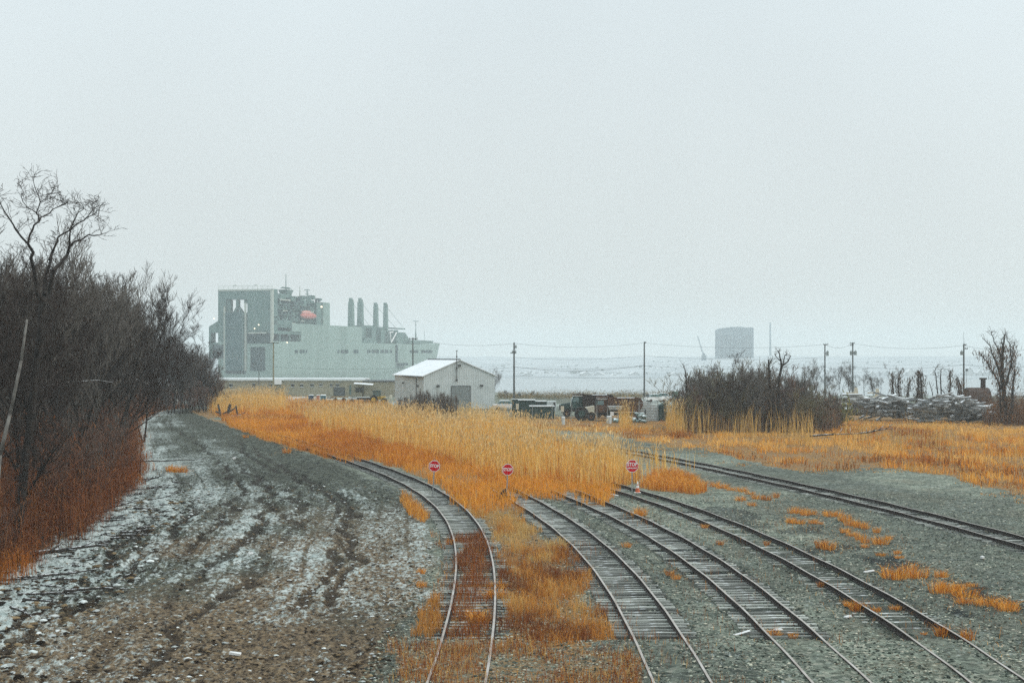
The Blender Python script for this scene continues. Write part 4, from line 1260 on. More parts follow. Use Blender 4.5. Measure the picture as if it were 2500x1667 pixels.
def snag(label, Z_, limbs, vine, name='dead_tree', vcols=((.10, .065, .04), (.14, .09, .05), (.075, .05, .035)), rv=.35, dens=90, seed=1, twigs=4):
    t = thing(name, label, 'tree'); rd = random.Random(seed); th_, tn, leaf = [], [], []
    for pts in limbs:
        for (x0, y0, r0), (x1, y1, r1) in zip(pts[:-1], pts[1:]):
            j0 = Vector(at(x0, y0, Z_ + rd.gauss(0, .1))); j1 = Vector(at(x1, y1, Z_ + rd.gauss(0, .1)))
            mid = j0.lerp(j1, .5) + Vector((rd.gauss(0, .06), rd.gauss(0, .2), 0))
            th_ += [(*j0, *mid, r0, (r0 + r1) / 2), (*mid, *j1, (r0 + r1) / 2, r1)]
            for q in range(twigs):
                s = j0.lerp(j1, rd.random()); d = Vector((rd.gauss(0, .5), rd.gauss(0, .5), abs(rd.gauss(.4, .3)))) * rd.uniform(.3, 1.2); e = s + d
                tn.append((*s, *e, .022, .014))
                for w_ in range(2):
                    s2 = s.lerp(e, rd.uniform(.3, .9)); tn.append((*s2, *(s2 + Vector((rd.gauss(0, .3), rd.gauss(0, .3), abs(rd.gauss(.2, .2))))), .015, .01))
            if vine:
                n = int((j1 - j0).length * dens)
                for q in range(n):
                    s = j0.lerp(j1, rd.random())
                    if s.z < vine[0] or s.z > vine[1]: continue
                    leaf.append(s + Vector((rd.gauss(0, rv), rd.gauss(0, rv), rd.gauss(0, .2))))
    tubes_np('trunk', th_, 6, m_bark, t); tubes_np('crown', tn, 3, m_twig2, t)
    if leaf:
        A = np.array([tuple(v) for v in leaf])
        V, Qd, T, c = blades(A[:, :2], (.25, .7), .07, 1.2, vcols, .6, z0=A[:, 2])
        o = np_mesh('vines', V, Qd, T, m_ivy, tint=c); o.parent = t
    return t


snag('dark dead tree with antler-like forked limbs above the right thicket', 158, [[(1898, 1062, .2), (1902, 925, .15), (1908, 895, .12), (1904, 872, .08), (1898, 855, .05)], [(1908, 900, .09), (1916, 868, .05), (1921, 862, .03)], [(1906, 898, .1), (1924, 882, .07), (1931, 868, .04)], [(1904, 880, .05), (1890, 862, .03)], [(1880, 1060, .14), (1878, 910, .13), (1876, 878, .08)], [(1878, 890, .06), (1886, 874, .04)]], (0, 6.5), rv=.25, dens=25, seed=2)
snag('broken bare stem standing alone left of the right thicket', 165, [[(1678, 1050, .14), (1676, 960, .12), (1672, 900, .06), (1670, 893, .04)], [(1676, 960, .06), (1690, 930, .03)]], None, seed=3)
ZS = 196
snag('leftmost vine-draped snag behind the timber heaps', ZS, [[(2188, 1000, .12), (2180, 950, .1), (2178, 912, .06)], [(2200, 1000, .12), (2192, 940, .09), (2198, 905, .05)], [(2165, 900, .03), (2160, 890, .02)]], (.8, 6.5), rv=.28, dens=60, seed=4)
snag('bushy vine-draped snag second from the left behind the timber heaps', ZS, [[(2212, 1000, .1), (2216, 960, .1), (2222, 925, .05)]], (.5, 5.5), rv=.28, dens=60, seed=5)
snag('tall vine-draped snag with a bulging top between the two timber heaps', ZS, [[(2236, 1000, .14), (2242, 950, .12), (2243, 905, .09)], [(2250, 1000, .1), (2250, 950, .1), (2246, 910, .06)], [(2258, 1000, .05), (2250, 960, .04)]], (.6, 7), rv=.33, dens=70, seed=6)
snag('thin bare snag with a crooked top rising over the right timber heap', ZS, [[(2292, 985, .1), (2286, 930, .07), (2282, 905, .05), (2290, 890, .03)], [(2280, 985, .07), (2268, 930, .03)], [(2298, 985, .1), (2296, 925, .08), (2298, 900, .04)], [(2298, 950, .05), (2330, 980, .06)]], None, seed=7, twigs=7)
snag('vine-topped snag left of the tall utility pole on the right', ZS, [[(2318, 985, .12), (2320, 930, .1), (2320, 905, .07)], [(2345, 985, .09), (2336, 925, .05)]], (2.5, 7.5), rv=.25, dens=50, seed=8)
snag('sloping bundle of dead vines leaning on the rightmost utility pole', ZS, [[(2352, 990, .14), (2345, 940, .1), (2338, 920, .05)]], (.4, 5), rv=.35, dens=70, seed=9, vcols=((.13, .08, .05), (.19, .11, .055)))
ZR = 178
snag('large bare tree at the right edge, dead vines hanging down its fan of limbs', ZR, [
    [(2458, 1035, .32), (2450, 950, .26), (2446, 905, .2), (2448, 850, .14), (2452, 818, .07)], [(2446, 930, .16), (2430, 880, .1), (2418, 845, .06), (2398, 825, .03)],
    [(2446, 950, .14), (2428, 915, .09), (2408, 880, .05), (2388, 862, .025)], [(2448, 900, .12), (2436, 850, .08), (2424, 822, .05), (2420, 808, .025)],
    [(2456, 940, .14), (2470, 880, .09), (2466, 840, .06), (2458, 820, .03)], [(2470, 900, .07), (2474, 850, .045), (2476, 835, .03)], [(2452, 860, .08), (2444, 830, .05), (2456, 812, .03)], [(2464, 1035, .2), (2472, 960, .16), (2478, 900, .08)], [(2446, 1035, .16), (2442, 985, .12), (2440, 940, .08)]],
     (1.0, 9.5), rv=.42, dens=55, seed=10, twigs=9, vcols=((.10, .062, .04), (.15, .09, .05), (.21, .10, .045), (.08, .055, .04)))
# thicket of vines below it, with a rusty mound beside
xs = rng.uniform(2400, 2600, 5000); ys = rng.uniform(1000, 1040, 5000)
Pv = np.array([gp(a, b) for a, b in zip(xs, ys)])
V, Qd, T, c = bramble(Pv, (.8, 3.4), [(.12, .07, .045), (.17, .09, .05), (.09, .06, .045), (.24, .11, .04)], .06, 2)
tag(np_mesh('undergrowth', V, Qd, T, m_bramble, tint=c), 'brown tangle of dead vines around the large tree at the right edge', 'undergrowth', kind='stuff')
xs = rng.uniform(1665, 2045, 7000); ys = rng.uniform(1036, 1058, 7000)
Pv = np.array([gp(a, b) for a, b in zip(xs, ys)])
V, Qd, T, c = bramble(Pv, (.8, 3.6), [(.16, .09, .06), (.21, .125, .085), (.11, .075, .055), (.26, .13, .06), (.18, .16, .09)], .045, 3)
tag(np_mesh('undergrowth', V, Qd, T, m_bramble, tint=c), 'dark tangled stems at the foot of the right thicket', 'undergrowth', kind='stuff')
xs = rng.uniform(1215, 1640, 2600); Z_ = rng.uniform(278, 298, 2600)
Pv = np.stack([(xs - CX) / F * Z_, Z_], 1)
V, Qd, T, c = bramble(Pv, (.5, 1.7), [(.24, .18, .10), (.15, .14, .08), (.32, .21, .09), (.13, .12, .08)], .07, 2)
tag(np_mesh('bank_brush', V, Qd, T, m_bramble, tint=c), 'hazy tan and green brush along the river bank behind the machines', 'brush', kind='stuff')
x, z = gp(2035, 1040)
m = MB()
Pe = rng.normal(0, 1, (900, 3)) * np.array([1.1, .7, .8]) + np.array([x, z, 1.6])
V, Qd, T, c = blades(Pe[:, :2], (.3, .6), .12, .9, [(.17, .17, .05), (.22, .20, .06), (.12, .13, .05)], .5, z0=Pe[:, 2])
tag(np_mesh('olive_shrub', V, Qd, T, m_ivy, tint=c), 'olive green leafy shrub at the right end of the thicket beside the timber heap', 'shrub')
for (px, py, ln, rz, lab) in ((2045, 1078, 6.5, .35, 'large snow-whitened fallen branch lying in the reeds right of the thicket'), (2140, 1072, 3.6, .2, 'smaller snow-whitened fallen branch in the reeds below the timber heap')):
    bough(px, py, ln, .11, rz, lab, tilt=.12, dz=.5)

# ---------------------------------------------------------------- timber heaps, each timber its own
m_timber = mat('silvered_timber', (.36, .37, .36), (.08, .082, .08), rough=.95, scale=2.5, snow=.60, rnd=.45)
tm = []
for i, (w_, h_) in enumerate(((.12, .10), (.10, .12), (.14, .09), (.08, .08))):
    m = MB(); m.box(-.5, .5, -w_, w_, -h_, h_) if i != 3 else m.tube((-.5, 0, 0), (.5, 0, 0), .11, .09, 8)
    o = m.build('timber', m_timber); tm.append(o.data); bpy.data.objects.remove(o)


def heap(n, cx0, cx1, zc, depth, prof, label, group, seed):
    rd = random.Random(seed)
    for i in range(n):
        u_ = rd.random(); px = cx0 + (cx1 - cx0) * u_
        hh = np.interp(u_, *prof); x = (px - CX) / F * zc
        f = rd.random() ** .6
        o = bpy.data.objects.new('timber', tm[rd.randrange(4)]); COL.objects.link(o)
        o.location = (x, zc + (f - .8) * -depth * rd.uniform(.2, 1), .15 + hh * f * rd.uniform(.75, 1))
        o.rotation_euler = (rd.uniform(-.3, .3), rd.gauss(0, .16), rd.gauss(0, .5))
        ln = rd.uniform(1.8, 4.4); o.scale = (ln, rd.uniform(.9, 1.6), rd.uniform(.9, 1.6))
        tag(o, label, 'timber', group)


heap(140, 2068, 2232, 188, 3.0, ([0, .1, .3, .6, .8, 1], [3.0, 3.7, 3.0, 3.1, 3.0, 2.0]), 'weathered snow-dusted timber in the left heap below the yellow machines', 'timbers of the left heap', 1)
heap(150, 2245, 2405, 182, 3.0, ([0, .2, .45, .6, .8, 1], [2.2, 3.2, 3.8, 3.2, 2.4, 1.2]), 'weathered snow-dusted timber in the right heap below the vine snags', 'timbers of the right heap', 2)

# ---------------------------------------------------------------- white shed
m_wall = mat('pale_metal_wall', (.58, .62, .60), (.50, .54, .52), rough=.6, scale=.6)
m_snowroof = mat('snowy_metal_roof', (.80, .82, .82), (.66, .70, .70), rough=.8, scale=.35, lo=.25, hi=.5, stretch=(1, 1, 3))
m_trim = mat('dark_trim', (.10, .115, .115), (.07, .08, .08), rough=.7)
m_door = mat('grey_roller_door', (.24, .27, .26), (.20, .225, .215), rough=.6, scale=1)
m_lampb = mat('dark_lamp_box', (.05, .055, .05), (.03, .03, .03), rough=.6)
fx, fz = (1034.5 - CX) / F * 227, 227
SH = thing('metal_shed', 'pale grey metal shed with snow-covered gable roof and a roller door behind the reeds', 'shed', (fx, fz, 0), R(20))
W_, Ls, EV, RG = 12.0, 17.4, 5.32, 7.8
wl = MB().prism([(0, -.2), (W_, -.2), (W_, EV), (W_ / 2, RG), (0, EV)], 'y', 0, Ls)
wl.build('wall', m_wall, SH)
rb = MB()
for i in range(41): rb.box(i * W_ / 40 - .02, i * W_ / 40 + .02, -.03, -.002, -.1, EV + (RG - EV) * (1 - abs(i / 20 - 1)) - .12)
for i in range(46): rb.box(-.03, -.002, i * Ls / 45 - .02, i * Ls / 45 + .02, -.1, EV - .12)
rb.build('wall_ribs', m_wall, SH)
for s in (0, 1):
    y0, y1 = -.25, Ls + .25; th_ = .12
    a0 = (-.35, EV - .14) if s == 0 else (W_ + .35, EV - .14); a1 = (W_ / 2, RG)
    m = MB().prism([(a0[0], a0[1] + .02), (a1[0], a1[1] + .02), (a1[0], a1[1] + .02 + th_), (a0[0], a0[1] + .02 + th_)], 'y', y0, y1)
    m.build('roof', m_snowroof, SH)
MB().prism([(W_ / 2 - .22, RG + .10), (W_ / 2 + .22, RG + .10), (W_ / 2, RG + .26)], 'y', -.27, Ls + .27).build('ridge_cap', m_trim, SH)
m = MB().box(-.50, -.36, -.2, Ls * .65, EV - .22, EV - .04).box(-.12, -.035, 4.0, 4.1, .0, EV - .2)
m.build('gutter', m_trim, SH)
dr = MB().box(4.7, 7.75, -.09, -.035, 0, 3.6)
dor = dr.build('roller_door', m_door, SH)
fr = MB().box(4.58, 4.69, -.12, -.035, 0, 3.72).box(7.76, 7.87, -.12, -.035, 0, 3.72).box(4.69, 7.76, -.13, -.035, 3.61, 3.74)
fr.build('frame', m_trim, dor)
sl = MB()
for i in range(14): sl.box(4.75, 7.7, -.105, -.091, .15 + i * .25, .17 + i * .25)
sl.build('slat', m_trim, dor)
for (u_, z_) in ((2.35, 3.75), (9.7, 3.75), (5.95, 7.0)):
    m = MB().box(u_ - .22, u_ + .22, -.38, -.04, z_ - .16, z_ + .12); m.build('wall_lamp', m_lampb, SH)
MB().box(-.34, -.035, 2.9, 3.2, 3.5, 3.85).box(-.3, -.035, 11.5, 11.8, 3.9, 4.15).build('wall_lamp', m_lampb, SH)
m = MB().tube((5.45, -.25, 4.6), (5.45, -.25, 9.35), .06, .05, 6).box(5.3, 5.6, -.35, -.15, 4.45, 4.75).box(5.35, 5.55, -.33, -.17, 6.35, 6.6).box(5.33, 5.57, -.35, -.15, 9.3, 9.42).tube((5.45, -.25, 8.3), (5.45, -.25, 8.5), .13, .13, 8)
m.build('service_mast', m_lampb, SH)

# ---------------------------------------------------------------- long low warehouse at the pier
m_brick = mat('buff_block_wall', (.34, .31, .22), (.26, .25, .19), rough=.9, scale=.8, stretch=(1, 1, 3))
m_glass = mat('dark_window', (.05, .065, .065), (.03, .04, .04), rough=.2, spec=.5)
m_roofg = mat('snowy_flat_roof', (.66, .69, .68), (.5, .54, .53), rough=.9, scale=.3)
m_grn = mat('green_grey_door', (.10, .17, .16), (.08, .14, .13), rough=.6)
ZW = 296.0
ux = lambda px: (px - CX) / F * ZW
uz = lambda py: EYE - (py - YH) / F * ZW
WH = thing('warehouse', 'long low buff warehouse on the pier in front of the ship, with small square windows', 'warehouse', (0, ZW, 0))
MB().box(ux(430), ux(884), 0, 14, -.3, uz(929)).build('wall', m_brick, WH)
MB().box(ux(430) - .2, ux(884) + .2, -.35, 14.3, uz(929) + .004, uz(924.5)).build('roof', m_roofg, WH)
MB().box(ux(884) + .21, ux(972), .6, 12, -.3, uz(932)).build('annex_wall', m_brick, WH)
MB().box(ux(884) + .22, ux(972) + .2, .4, 12.2, uz(932) + .004, uz(929.5)).build('roof', m_trim, WH)
for (a, b_, c_, d_) in ((616, 624, 936, 945), (657, 663, 937, 944), (711, 718, 937, 944), (733, 740, 938, 944), (758, 766, 937, 943), (780, 787, 937, 942), (806, 812, 937, 943), (820, 828, 937, 943), (560, 568, 937, 944)):
    wn = MB().box(ux(a), ux(b_), -.10, -.004, uz(c_), uz(d_)).build('window', m_glass, WH)
    f_ = MB(); f_.box(ux(a) - .08, ux(b_) + .08, -.16, -.004, uz(d_) - .10, uz(d_) - .003).box(ux(a) - .08, ux(b_) + .08, -.12, -.004, uz(c_) + .003, uz(c_) + .09); f_.build('sill', m_roofg, wn)
for (a, b_, c_, d_, mm, nm) in ((672, 691, 940, 957, m_grn, 'loading_door'), (868, 888, 946, 957, m_glass, 'window'), (853, 857, 940, 963, m_grn, 'door'), (815, 842, 945, 966, m_trim, 'loading_door')):
    MB().box(ux(a), ux(b_), -.12, -.004, uz(c_), uz(d_)).build(nm, mm, WH)
MB().box(ux(671), ux(688), -.5, -.005, uz(927.5), uz(938)).build('wall_panel', m_white, WH)
MB().hexa([(ux(866), -2.2, uz(936.5)), (ux(912), -2.6, uz(939.5)), (ux(912), -.02, uz(937.5)), (ux(866), -.02, uz(934)), (ux(866), -2.2, uz(935.3)), (ux(912), -2.6, uz(938.3)), (ux(912), -.02, uz(936.3)), (ux(866), -.02, uz(932.8))]).build('canopy', m_snowroof, WH)
rd_ = MB().add([(ux(500), 270, .06), (ux(756), 270, .06), (ux(760), 292, .06), (ux(500), 292, .06)], [(0, 1, 2, 3)])
tag(rd_.build('road', mat('pale_snowy_road', (.58, .62, .62), (.40, .44, .44), rough=.9, scale=.2)), kind='structure')

# ---------------------------------------------------------------- things in the yard in front of the warehouse
m_blue = mat('blue_plastic', (.025, .07, .12), (.02, .055, .10), rough=.5)
m_teal = mat('teal_plastic', (.06, .17, .20), (.05, .14, .17), rough=.5)
m_salm = mat('salmon_plastic', (.55, .24, .14), (.48, .20, .12), rough=.5)
m_yel = mat('yellow_machine_paint', (.55, .36, .05), (.46, .29, .05), rough=.6, scale=3)
m_rust = mat('rusty_steel', (.14, .065, .032), (.055, .032, .024), rough=.9, scale=2.2, snow=.10)
m_green = mat('dark_green_paint', (.022, .065, .055), (.016, .042, .038), rough=.6, scale=2, snow=.05)
m_tyre = mat('black_tyre', (.020, .020, .020), (.012, .012, .012), rough=.9, scale=6)
m_cream = mat('cream_paint', (.62, .58, .46), (.5, .46, .36), rough=.6)
m_grey = mat('grey_white_paint', (.58, .62, .61), (.48, .52, .51), rough=.7, scale=1)
m_snowc = mat('settled_snow', (.80, .82, .82), (.72, .75, .75), rough=.9)
m_win = mat('cab_glass', (.12, .20, .19), (.08, .14, .14), rough=.15, spec=.6)


def cabinet(px0, px1, py0, Z_, mm, label):
    x0, _, zt = at(px0, py0, Z_); x1 = at(px1, py0, Z_)[0]; w_ = x1 - x0
    t = thing('portable_toilet', label, 'portable toilet', ((x0 + x1) / 2, Z_, 0))
    MB().box(-w_ / 2, w_ / 2, -w_ / 2, w_ / 2, 0, zt - .15).build('cabin', mm, t, bevel=.04)
    MB().hexa([(-w_ / 2 - .05, -w_ / 2 - .05, zt - .147), (w_ / 2 + .05, -w_ / 2 - .05, zt - .147), (w_ / 2 + .05, w_ / 2 + .05, zt - .147), (-w_ / 2 - .05, w_ / 2 + .05, zt - .147), (-w_ / 2 * .8, -w_ / 2 * .8, zt), (w_ / 2 * .8, -w_ / 2 * .8, zt), (w_ / 2 * .8, w_ / 2 * .8, zt), (-w_ / 2 * .8, w_ / 2 * .8, zt)]).build('roof', m_snowc if mm is m_teal else m_roofg, t)
    MB().box(-w_ * .36, w_ * .36, -w_ / 2 - .04, -w_ / 2 - .003, .12, zt - .3).build('door', mm, t)


cabinet(754, 765, 963, 265, m_blue, 'dark blue portable toilet, leftmost of three cabins in front of the warehouse')
cabinet(773, 780, 963, 268, m_salm, 'narrow salmon coloured cabin between the blue and the teal portable toilets')
cabinet(783, 795, 963, 265, m_teal, 'teal portable toilet with a snowy roof in front of the warehouse')


def wheel(parent, x, y, r, w_, mm=None):
    t = MB().tube((x, y - w_ / 2, r), (x, y + w_ / 2, r), r, r, 16).build('tyre', m_tyre, parent, bevel=.03)
    MB().tube((x, y - w_ / 2 - .02, r), (x, y + w_ / 2 + .02, r), r * .52, r * .52, 12).build('rim', mm or m_rust, t)


def dump_trailer(px0, px1, py0, Z_, label, mm):
    x0, _, zt = at(px0, py0, Z_); x1 = at(px1, py0, Z_)[0]; Ln = x1 - x0
    t = thing('dump_trailer', label, 'trailer', ((x0 + x1) / 2, Z_, 0))
    m = MB().hexa([(-Ln / 2 + .3, -1, .9), (Ln / 2 - .2, -1, .9), (Ln / 2 - .2, 1, .9), (-Ln / 2 + .3, 1, .9), (-Ln / 2, -1.1, zt), (Ln / 2, -1.1, zt), (Ln / 2, 1.1, zt), (-Ln / 2, 1.1, zt)])
    m.build('body', mm, t); r_ = MB()
    for i in range(7): r_.box(-Ln / 2 + .2 + i * (Ln - .4) / 6 - .04, -Ln / 2 + .2 + i * (Ln - .4) / 6 + .04, -1.18, -1.09, .95, zt)
    r_.box(-Ln / 2, Ln / 2, -1.2, -1.101, zt - .12, zt + .02); r_.build('rib', mm, t)
    for s in (-.25, .25): wheel(t, s * Ln, -.9, .42, .3)
    MB().box(-Ln / 2 - .9, -Ln / 2 + .3, -.08, .08, .7, .86).build('drawbar', m_rust, t)


dump_trailer(810, 851, 968, 262, 'low rusty yellow trailer between the portable toilets and the pale flatbed', mat('rusty_yellow', (.30, .19, .05), (.16, .09, .035), rough=.9, scale=3))
x0, _, zt = at(851, 971, 258); x1 = at(905, 971, 258)[0]; Ln = x1 - x0
t = thing('pickup_truck', 'pale grey flatbed truck half hidden by the reeds left of the tractor', 'truck', ((x0 + x1) / 2, 258, 0))
MB().box(-Ln / 2, Ln / 2, -.95, .95, .6, 1.0).build('bed', m_grey, t, bevel=.03)
MB().prism([(-Ln / 2 + .2, 1.0), (-Ln / 2 + 1.5, 1.0), (-Ln / 2 + 1.35, zt), (-Ln / 2 + .6, zt)], 'y', -.9, .9).build('cab', m_grey, t)
MB().prism([(-Ln / 2 + .5, 1.1), (-Ln / 2 + 1.3, 1.1), (-Ln / 2 + 1.2, zt - .12), (-Ln / 2 + .7, zt - .12)], 'y', -.93, -.903).build('window', m_win, t)
MB().box(-Ln / 2 + 1.6, Ln / 2, -.95, -.87, 1.002, zt - .3).box(-Ln / 2 + 1.6, Ln / 2, .87, .95, 1.002, zt - .3).build('side_board', m_grey, t)
for s in (-.32, .32): wheel(t, s * Ln, -.85, .38, .25)

x, _, zt = at(921, 953, 254)
t = thing('tractor', 'yellow tractor with a dark green glazed cab in front of the warehouse', 'tractor', (x, 254, 0))
MB().box(-.9, 1.5, -.5, .5, .7, 1.3).build('hood', m_yel, t, bevel=.06)
m = MB()
for sx_ in (-.7, .55):
    for sy in (-.6, .6): m.tube((sx_, sy, .9), (sx_ * .95, sy, zt - .1), .05, .05, 5)
m.box(-.85, .75, -.75, .75, zt - .12, zt); m.build('cab_frame', m_green, t)
MB().box(-.68, .52, -.57, .57, 1.35, zt - .13).build('cab_glass', m_win, t)
wheel(t, -.6, -.75, .75, .4, m_yel); wheel(t, -.6, .75, .75, .4, m_yel); wheel(t, 1.2, -.7, .5, .3, m_yel); wheel(t, 1.2, .7, .5, .3, m_yel)
m = MB().tube((1.3, -.5, 1.0), (2.3, -.5, 1.3), .07, .07, 6).tube((1.3, .5, 1.0), (2.3, .5, 1.3), .07, .07, 6).box(2.2, 2.6, -.8, .8, 1.0, 1.5); m.build('loader', m_cream, t)

# ---------------------------------------------------------------- machines and containers right of the shed
def skip(px0, px1, py0, Z_, label, base=0.0, doors=True):
    x0, _, zt = at(px0, py0, Z_); x1 = at(px1, py0, Z_)[0]; w_ = (x1 - x0) / 2
    t = thing('dumpster', label, 'dumpster', ((x0 + x1) / 2, Z_, base)); zt -= base
    MB().box(-w_, w_, 0, 1.8, .12, zt - .06).build('body', m_green, t)
    m = MB()
    n = max(3, int(w_ * 2 / .55))
    for i in range(n + 1): m.box(-w_ + i * 2 * w_ / n - .05, -w_ + i * 2 * w_ / n + .05, -.09, -.003, .15, zt - .1)
    m.build('rib', m_green, t)
    m = MB().box(-w_ - .06, w_ + .06, -.12, -.002, zt - .1, zt + .0).box(-w_ - .06, w_ + .06, 1.802, 1.9, zt - .1, zt)
    m.build('rim', m_green, t)
    m = MB().box(-w_ - .05, w_ + .05, -.11, 1.89, zt + .003, zt + .09); m.build('snow_cover', m_snowc, t)
    MB().box(-w_, -w_ + .16, .1, 1.7, 0, .117).box(w_ - .16, w_, .1, 1.7, 0, .117).build('skid', m_rust, t)


skip(1266, 1306, 977, 198, 'tall dark green dumpster behind the two others, leftmost of the snow-topped containers')
skip(1308, 1334, 980, 200, 'small dark green dumpster with snowy rim in the middle of the snow-topped containers', .6)
skip(1293, 1353, 992, 193, 'wide dark green dumpster with a snowy rim in front of the other two')
x0, _, zt = at(1250, 975, 201); x1 = at(1265, 975, 201)[0]
t = thing('generator_box', 'narrow blackish green cabinet at the left end of the snow-topped dumpsters', 'cabinet', (x0, 201, 0))
MB().box(0, x1 - x0, 0, 1.2, 0, zt).build('cabinet', m_green, t, bevel=.03)
MB().box(.1, x1 - x0 - .1, -.05, -.003, .3, zt - .3).build('door', m_green, t)
MB().box(-.05, x1 - x0 + .05, -.06, 1.25, zt + .003, zt + .07).build('roof', m_roofg, t)
x0, _, zt = at(1336, 979, 204); x1 = at(1358, 979, 204)[0]
t = thing('light_tower_trailer', 'small grey enclosed trailer with a dark vertical slot between the dumpsters and the trucks', 'trailer', (x0, 204, 0))
MB().box(0, x1 - x0, 0, 1.6, .55, zt).build('body', m_grey, t, bevel=.05)
MB().box(.9, 1.15, -.04, -.003, zt - .9, zt - .15).build('vent', m_lampb, t)
wheel(t, .7, .1, .35, .2)


def dump_truck(loc, Ln, label, tan=True, body_m=None, rz=math.pi):
    """cab at +x, dump body behind; height about 3.2 m"""
    t = thing('dump_truck', label, 'dump truck', loc, rz)
    bm_ = body_m or m_rust
    MB().box(-Ln / 2 + .4, Ln / 2 - .2, -.42, .42, .75, 1.05).build('chassis', m_dark, t)
    cx = Ln / 2 - 2.6
    hood = MB().hexa([(cx + 1.15, -.75, 1.0), (Ln / 2, -.65, .95), (Ln / 2, .65, .95), (cx + 1.15, .75, 1.0), (cx + 1.15, -.72, 2.0), (Ln / 2 - .15, -.55, 1.75), (Ln / 2 - .15, .55, 1.75), (cx + 1.15, .72, 2.0)])
    hood.build('hood', m_cream if tan else m_green, t, bevel=.05)
    g = MB().box(Ln / 2 - .06, Ln / 2 + .05, -.5, .5, 1.0, 1.68); g.build('grille', m_dark, t)
    fm = MB()
    for s in (-1, 1):
        n = 7
        for i in range(n):
            a0, a1 = math.pi * i / n, math.pi * (i + 1) / n
            c = Ln / 2 - 1.0
            P = []
            for rr in (.66, .74):
                pass
            p0 = (c + .74 * math.cos(a0), .55 + .74 * math.sin(a0)); p1 = (c + .74 * math.cos(a1), .55 + .74 * math.sin(a1))
            q0 = (c + .67 * math.cos(a0), .55 + .67 * math.sin(a0)); q1 = (c + .67 * math.cos(a1), .55 + .67 * math.sin(a1))
            y0, y1 = (.70, 1.12) if s > 0 else (-1.12, -.70)
            fm.prism([p0, p1, q1, q0], 'y', y0, y1)
    fm.build('fender', m_cream if tan else m_green, t)
    cb = MB().hexa([(cx - .55, -.95, 1.1), (cx + 1.12, -.95, 1.1), (cx + 1.12, .95, 1.1), (cx - .55, .95, 1.1), (cx - .5, -.85, 2.85), (cx + .7, -.85, 2.85), (cx + .7, .85, 2.85), (cx - .5, .85, 2.85)])
    cb.build('cab', m_rust if tan else m_green, t, bevel=.04)
    dm = MB()
    for s in (-1, 1):
        dm = MB(); yy = s * .975; dm.hexa([(cx - .1, min(yy, yy - s * .06), 1.3), (cx + .95, min(yy, yy - s * .06), 1.3), (cx + .95, max(yy, yy - s * .06), 1.3), (cx - .1, max(yy, yy - s * .06), 1.3), (cx - .1, s * .90 - .03, 2.1), (cx + .9, s * .90 - .03, 2.1), (cx + .9, s * .90 + .03, 2.1), (cx - .1, s * .90 + .03, 2.1)]).build('door', m_rust if tan else m_green, t)
    wd = MB()
    for s in (-1, 1):
        wd.hexa([(cx - .05, s * .93 - .012, 2.12), (cx + .86, s * .93 - .012, 2.12), (cx + .86, s * .93 + .012, 2.12), (cx - .05, s * .93 + .012, 2.12), (cx - .05, s * .885 - .012, 2.7), (cx + .70, s * .885 - .012, 2.7), (cx + .70, s * .885 + .012, 2.7), (cx - .05, s * .885 + .012, 2.7)])
    wd.build('side_window', m_win, t)
    MB().hexa([(cx + .97, -.8, 2.05), (cx + 1.0, -.8, 2.05), (cx + 1.0, .8, 2.05), (cx + .97, .8, 2.05), (cx + .76, -.75, 2.75), (cx + .79, -.75, 2.75), (cx + .79, .75, 2.75), (cx + .76, .75, 2.75)]).build('windscreen', m_win, t)
    MB().box(cx - .55, cx + .78, -.9, .9, 2.853, 2.99).build('snow_cover', m_snowc, t)
    bx0, bx1 = -Ln / 2, cx - .7
    bd = MB().prism([(bx0 + .55, 1.25), (bx1, 1.25), (bx1, 2.95), (bx0 + .25, 2.95), (bx0 + .05, 2.55), (bx0, 2.3), (bx0 + .05, 2.0)], 'y', -1.2, 1.2)
    body = bd.build('dump_body', bm_, t)
    rm = MB()
    for i in range(6):
        xx = bx0 + .6 + i * (bx1 - bx0 - .8) / 5; rm.box(xx - .05, xx + .05, -1.28, -1.203, 1.3, 2.9).box(xx - .05, xx + .05, 1.203, 1.28, 1.3, 2.9)
    rm.box(bx0 + .3, bx1 + .02, -1.30, -1.203, 2.903, 3.05).box(bx0 + .3, bx1 + .02, 1.203, 1.30, 2.903, 3.05).box(bx1 + .003, bx1 + .12, -1.2, 1.2, 1.3, 3.25).box(bx1 + .12, bx1 + 1.6, -1.1, 1.1, 3.08, 3.16)
    rm.build('rib', bm_, body)
    MB().box(bx0 + 1.0, bx1 - 1.2, -1.1, 1.1, 2.953, 3.03).build('snow_cover', m_snowc, t)
    wheel(t, Ln / 2 - 1.0, -.9, .52, .3); wheel(t, Ln / 2 - 1.0, .9, .52, .3)
    for xx in (bx0 + 1.1, bx0 + 2.25):
        wheel(t, xx, -.9, .52, .55); wheel(t, xx, .9, .52, .55)
    MB().box(bx1 - .1, cx - .6, -.95, -.5, .7, 1.2).build('fuel_tank', m_dark, t)
    return t


x0 = at(1424, 990, 188)[0]; x1 = at(1568, 990, 188)[0]
dump_truck(((x0 + x1) / 2, 188, .0), x1 - x0, 'front dump truck with rusty brown body and tan hood, tail beside the pale container')
x0 = at(1366, 990, 196)[0]; x1 = at(1500, 990, 196)[0]
dump_truck(((x0 + x1) / 2, 196, .15), x1 - x0, 'rear dump truck with dark green cab and dark brown body, beside the dumpsters', tan=False, body_m=m_dark)
t = thing('rolling_tyre_stack', 'big dark wheel and green plate leaning between the two dump trucks', 'wheel', (at(1420, 1000, 187)[0], 187, 0))
MB().tube((0, -.15, .95), (0, .15, .95), .95, .95, 18).build('tyre', m_tyre, t, bevel=.05); MB().tube((0, -.2, .95), (0, .2, .95), .45, .45, 12).build('rim', m_green, t)

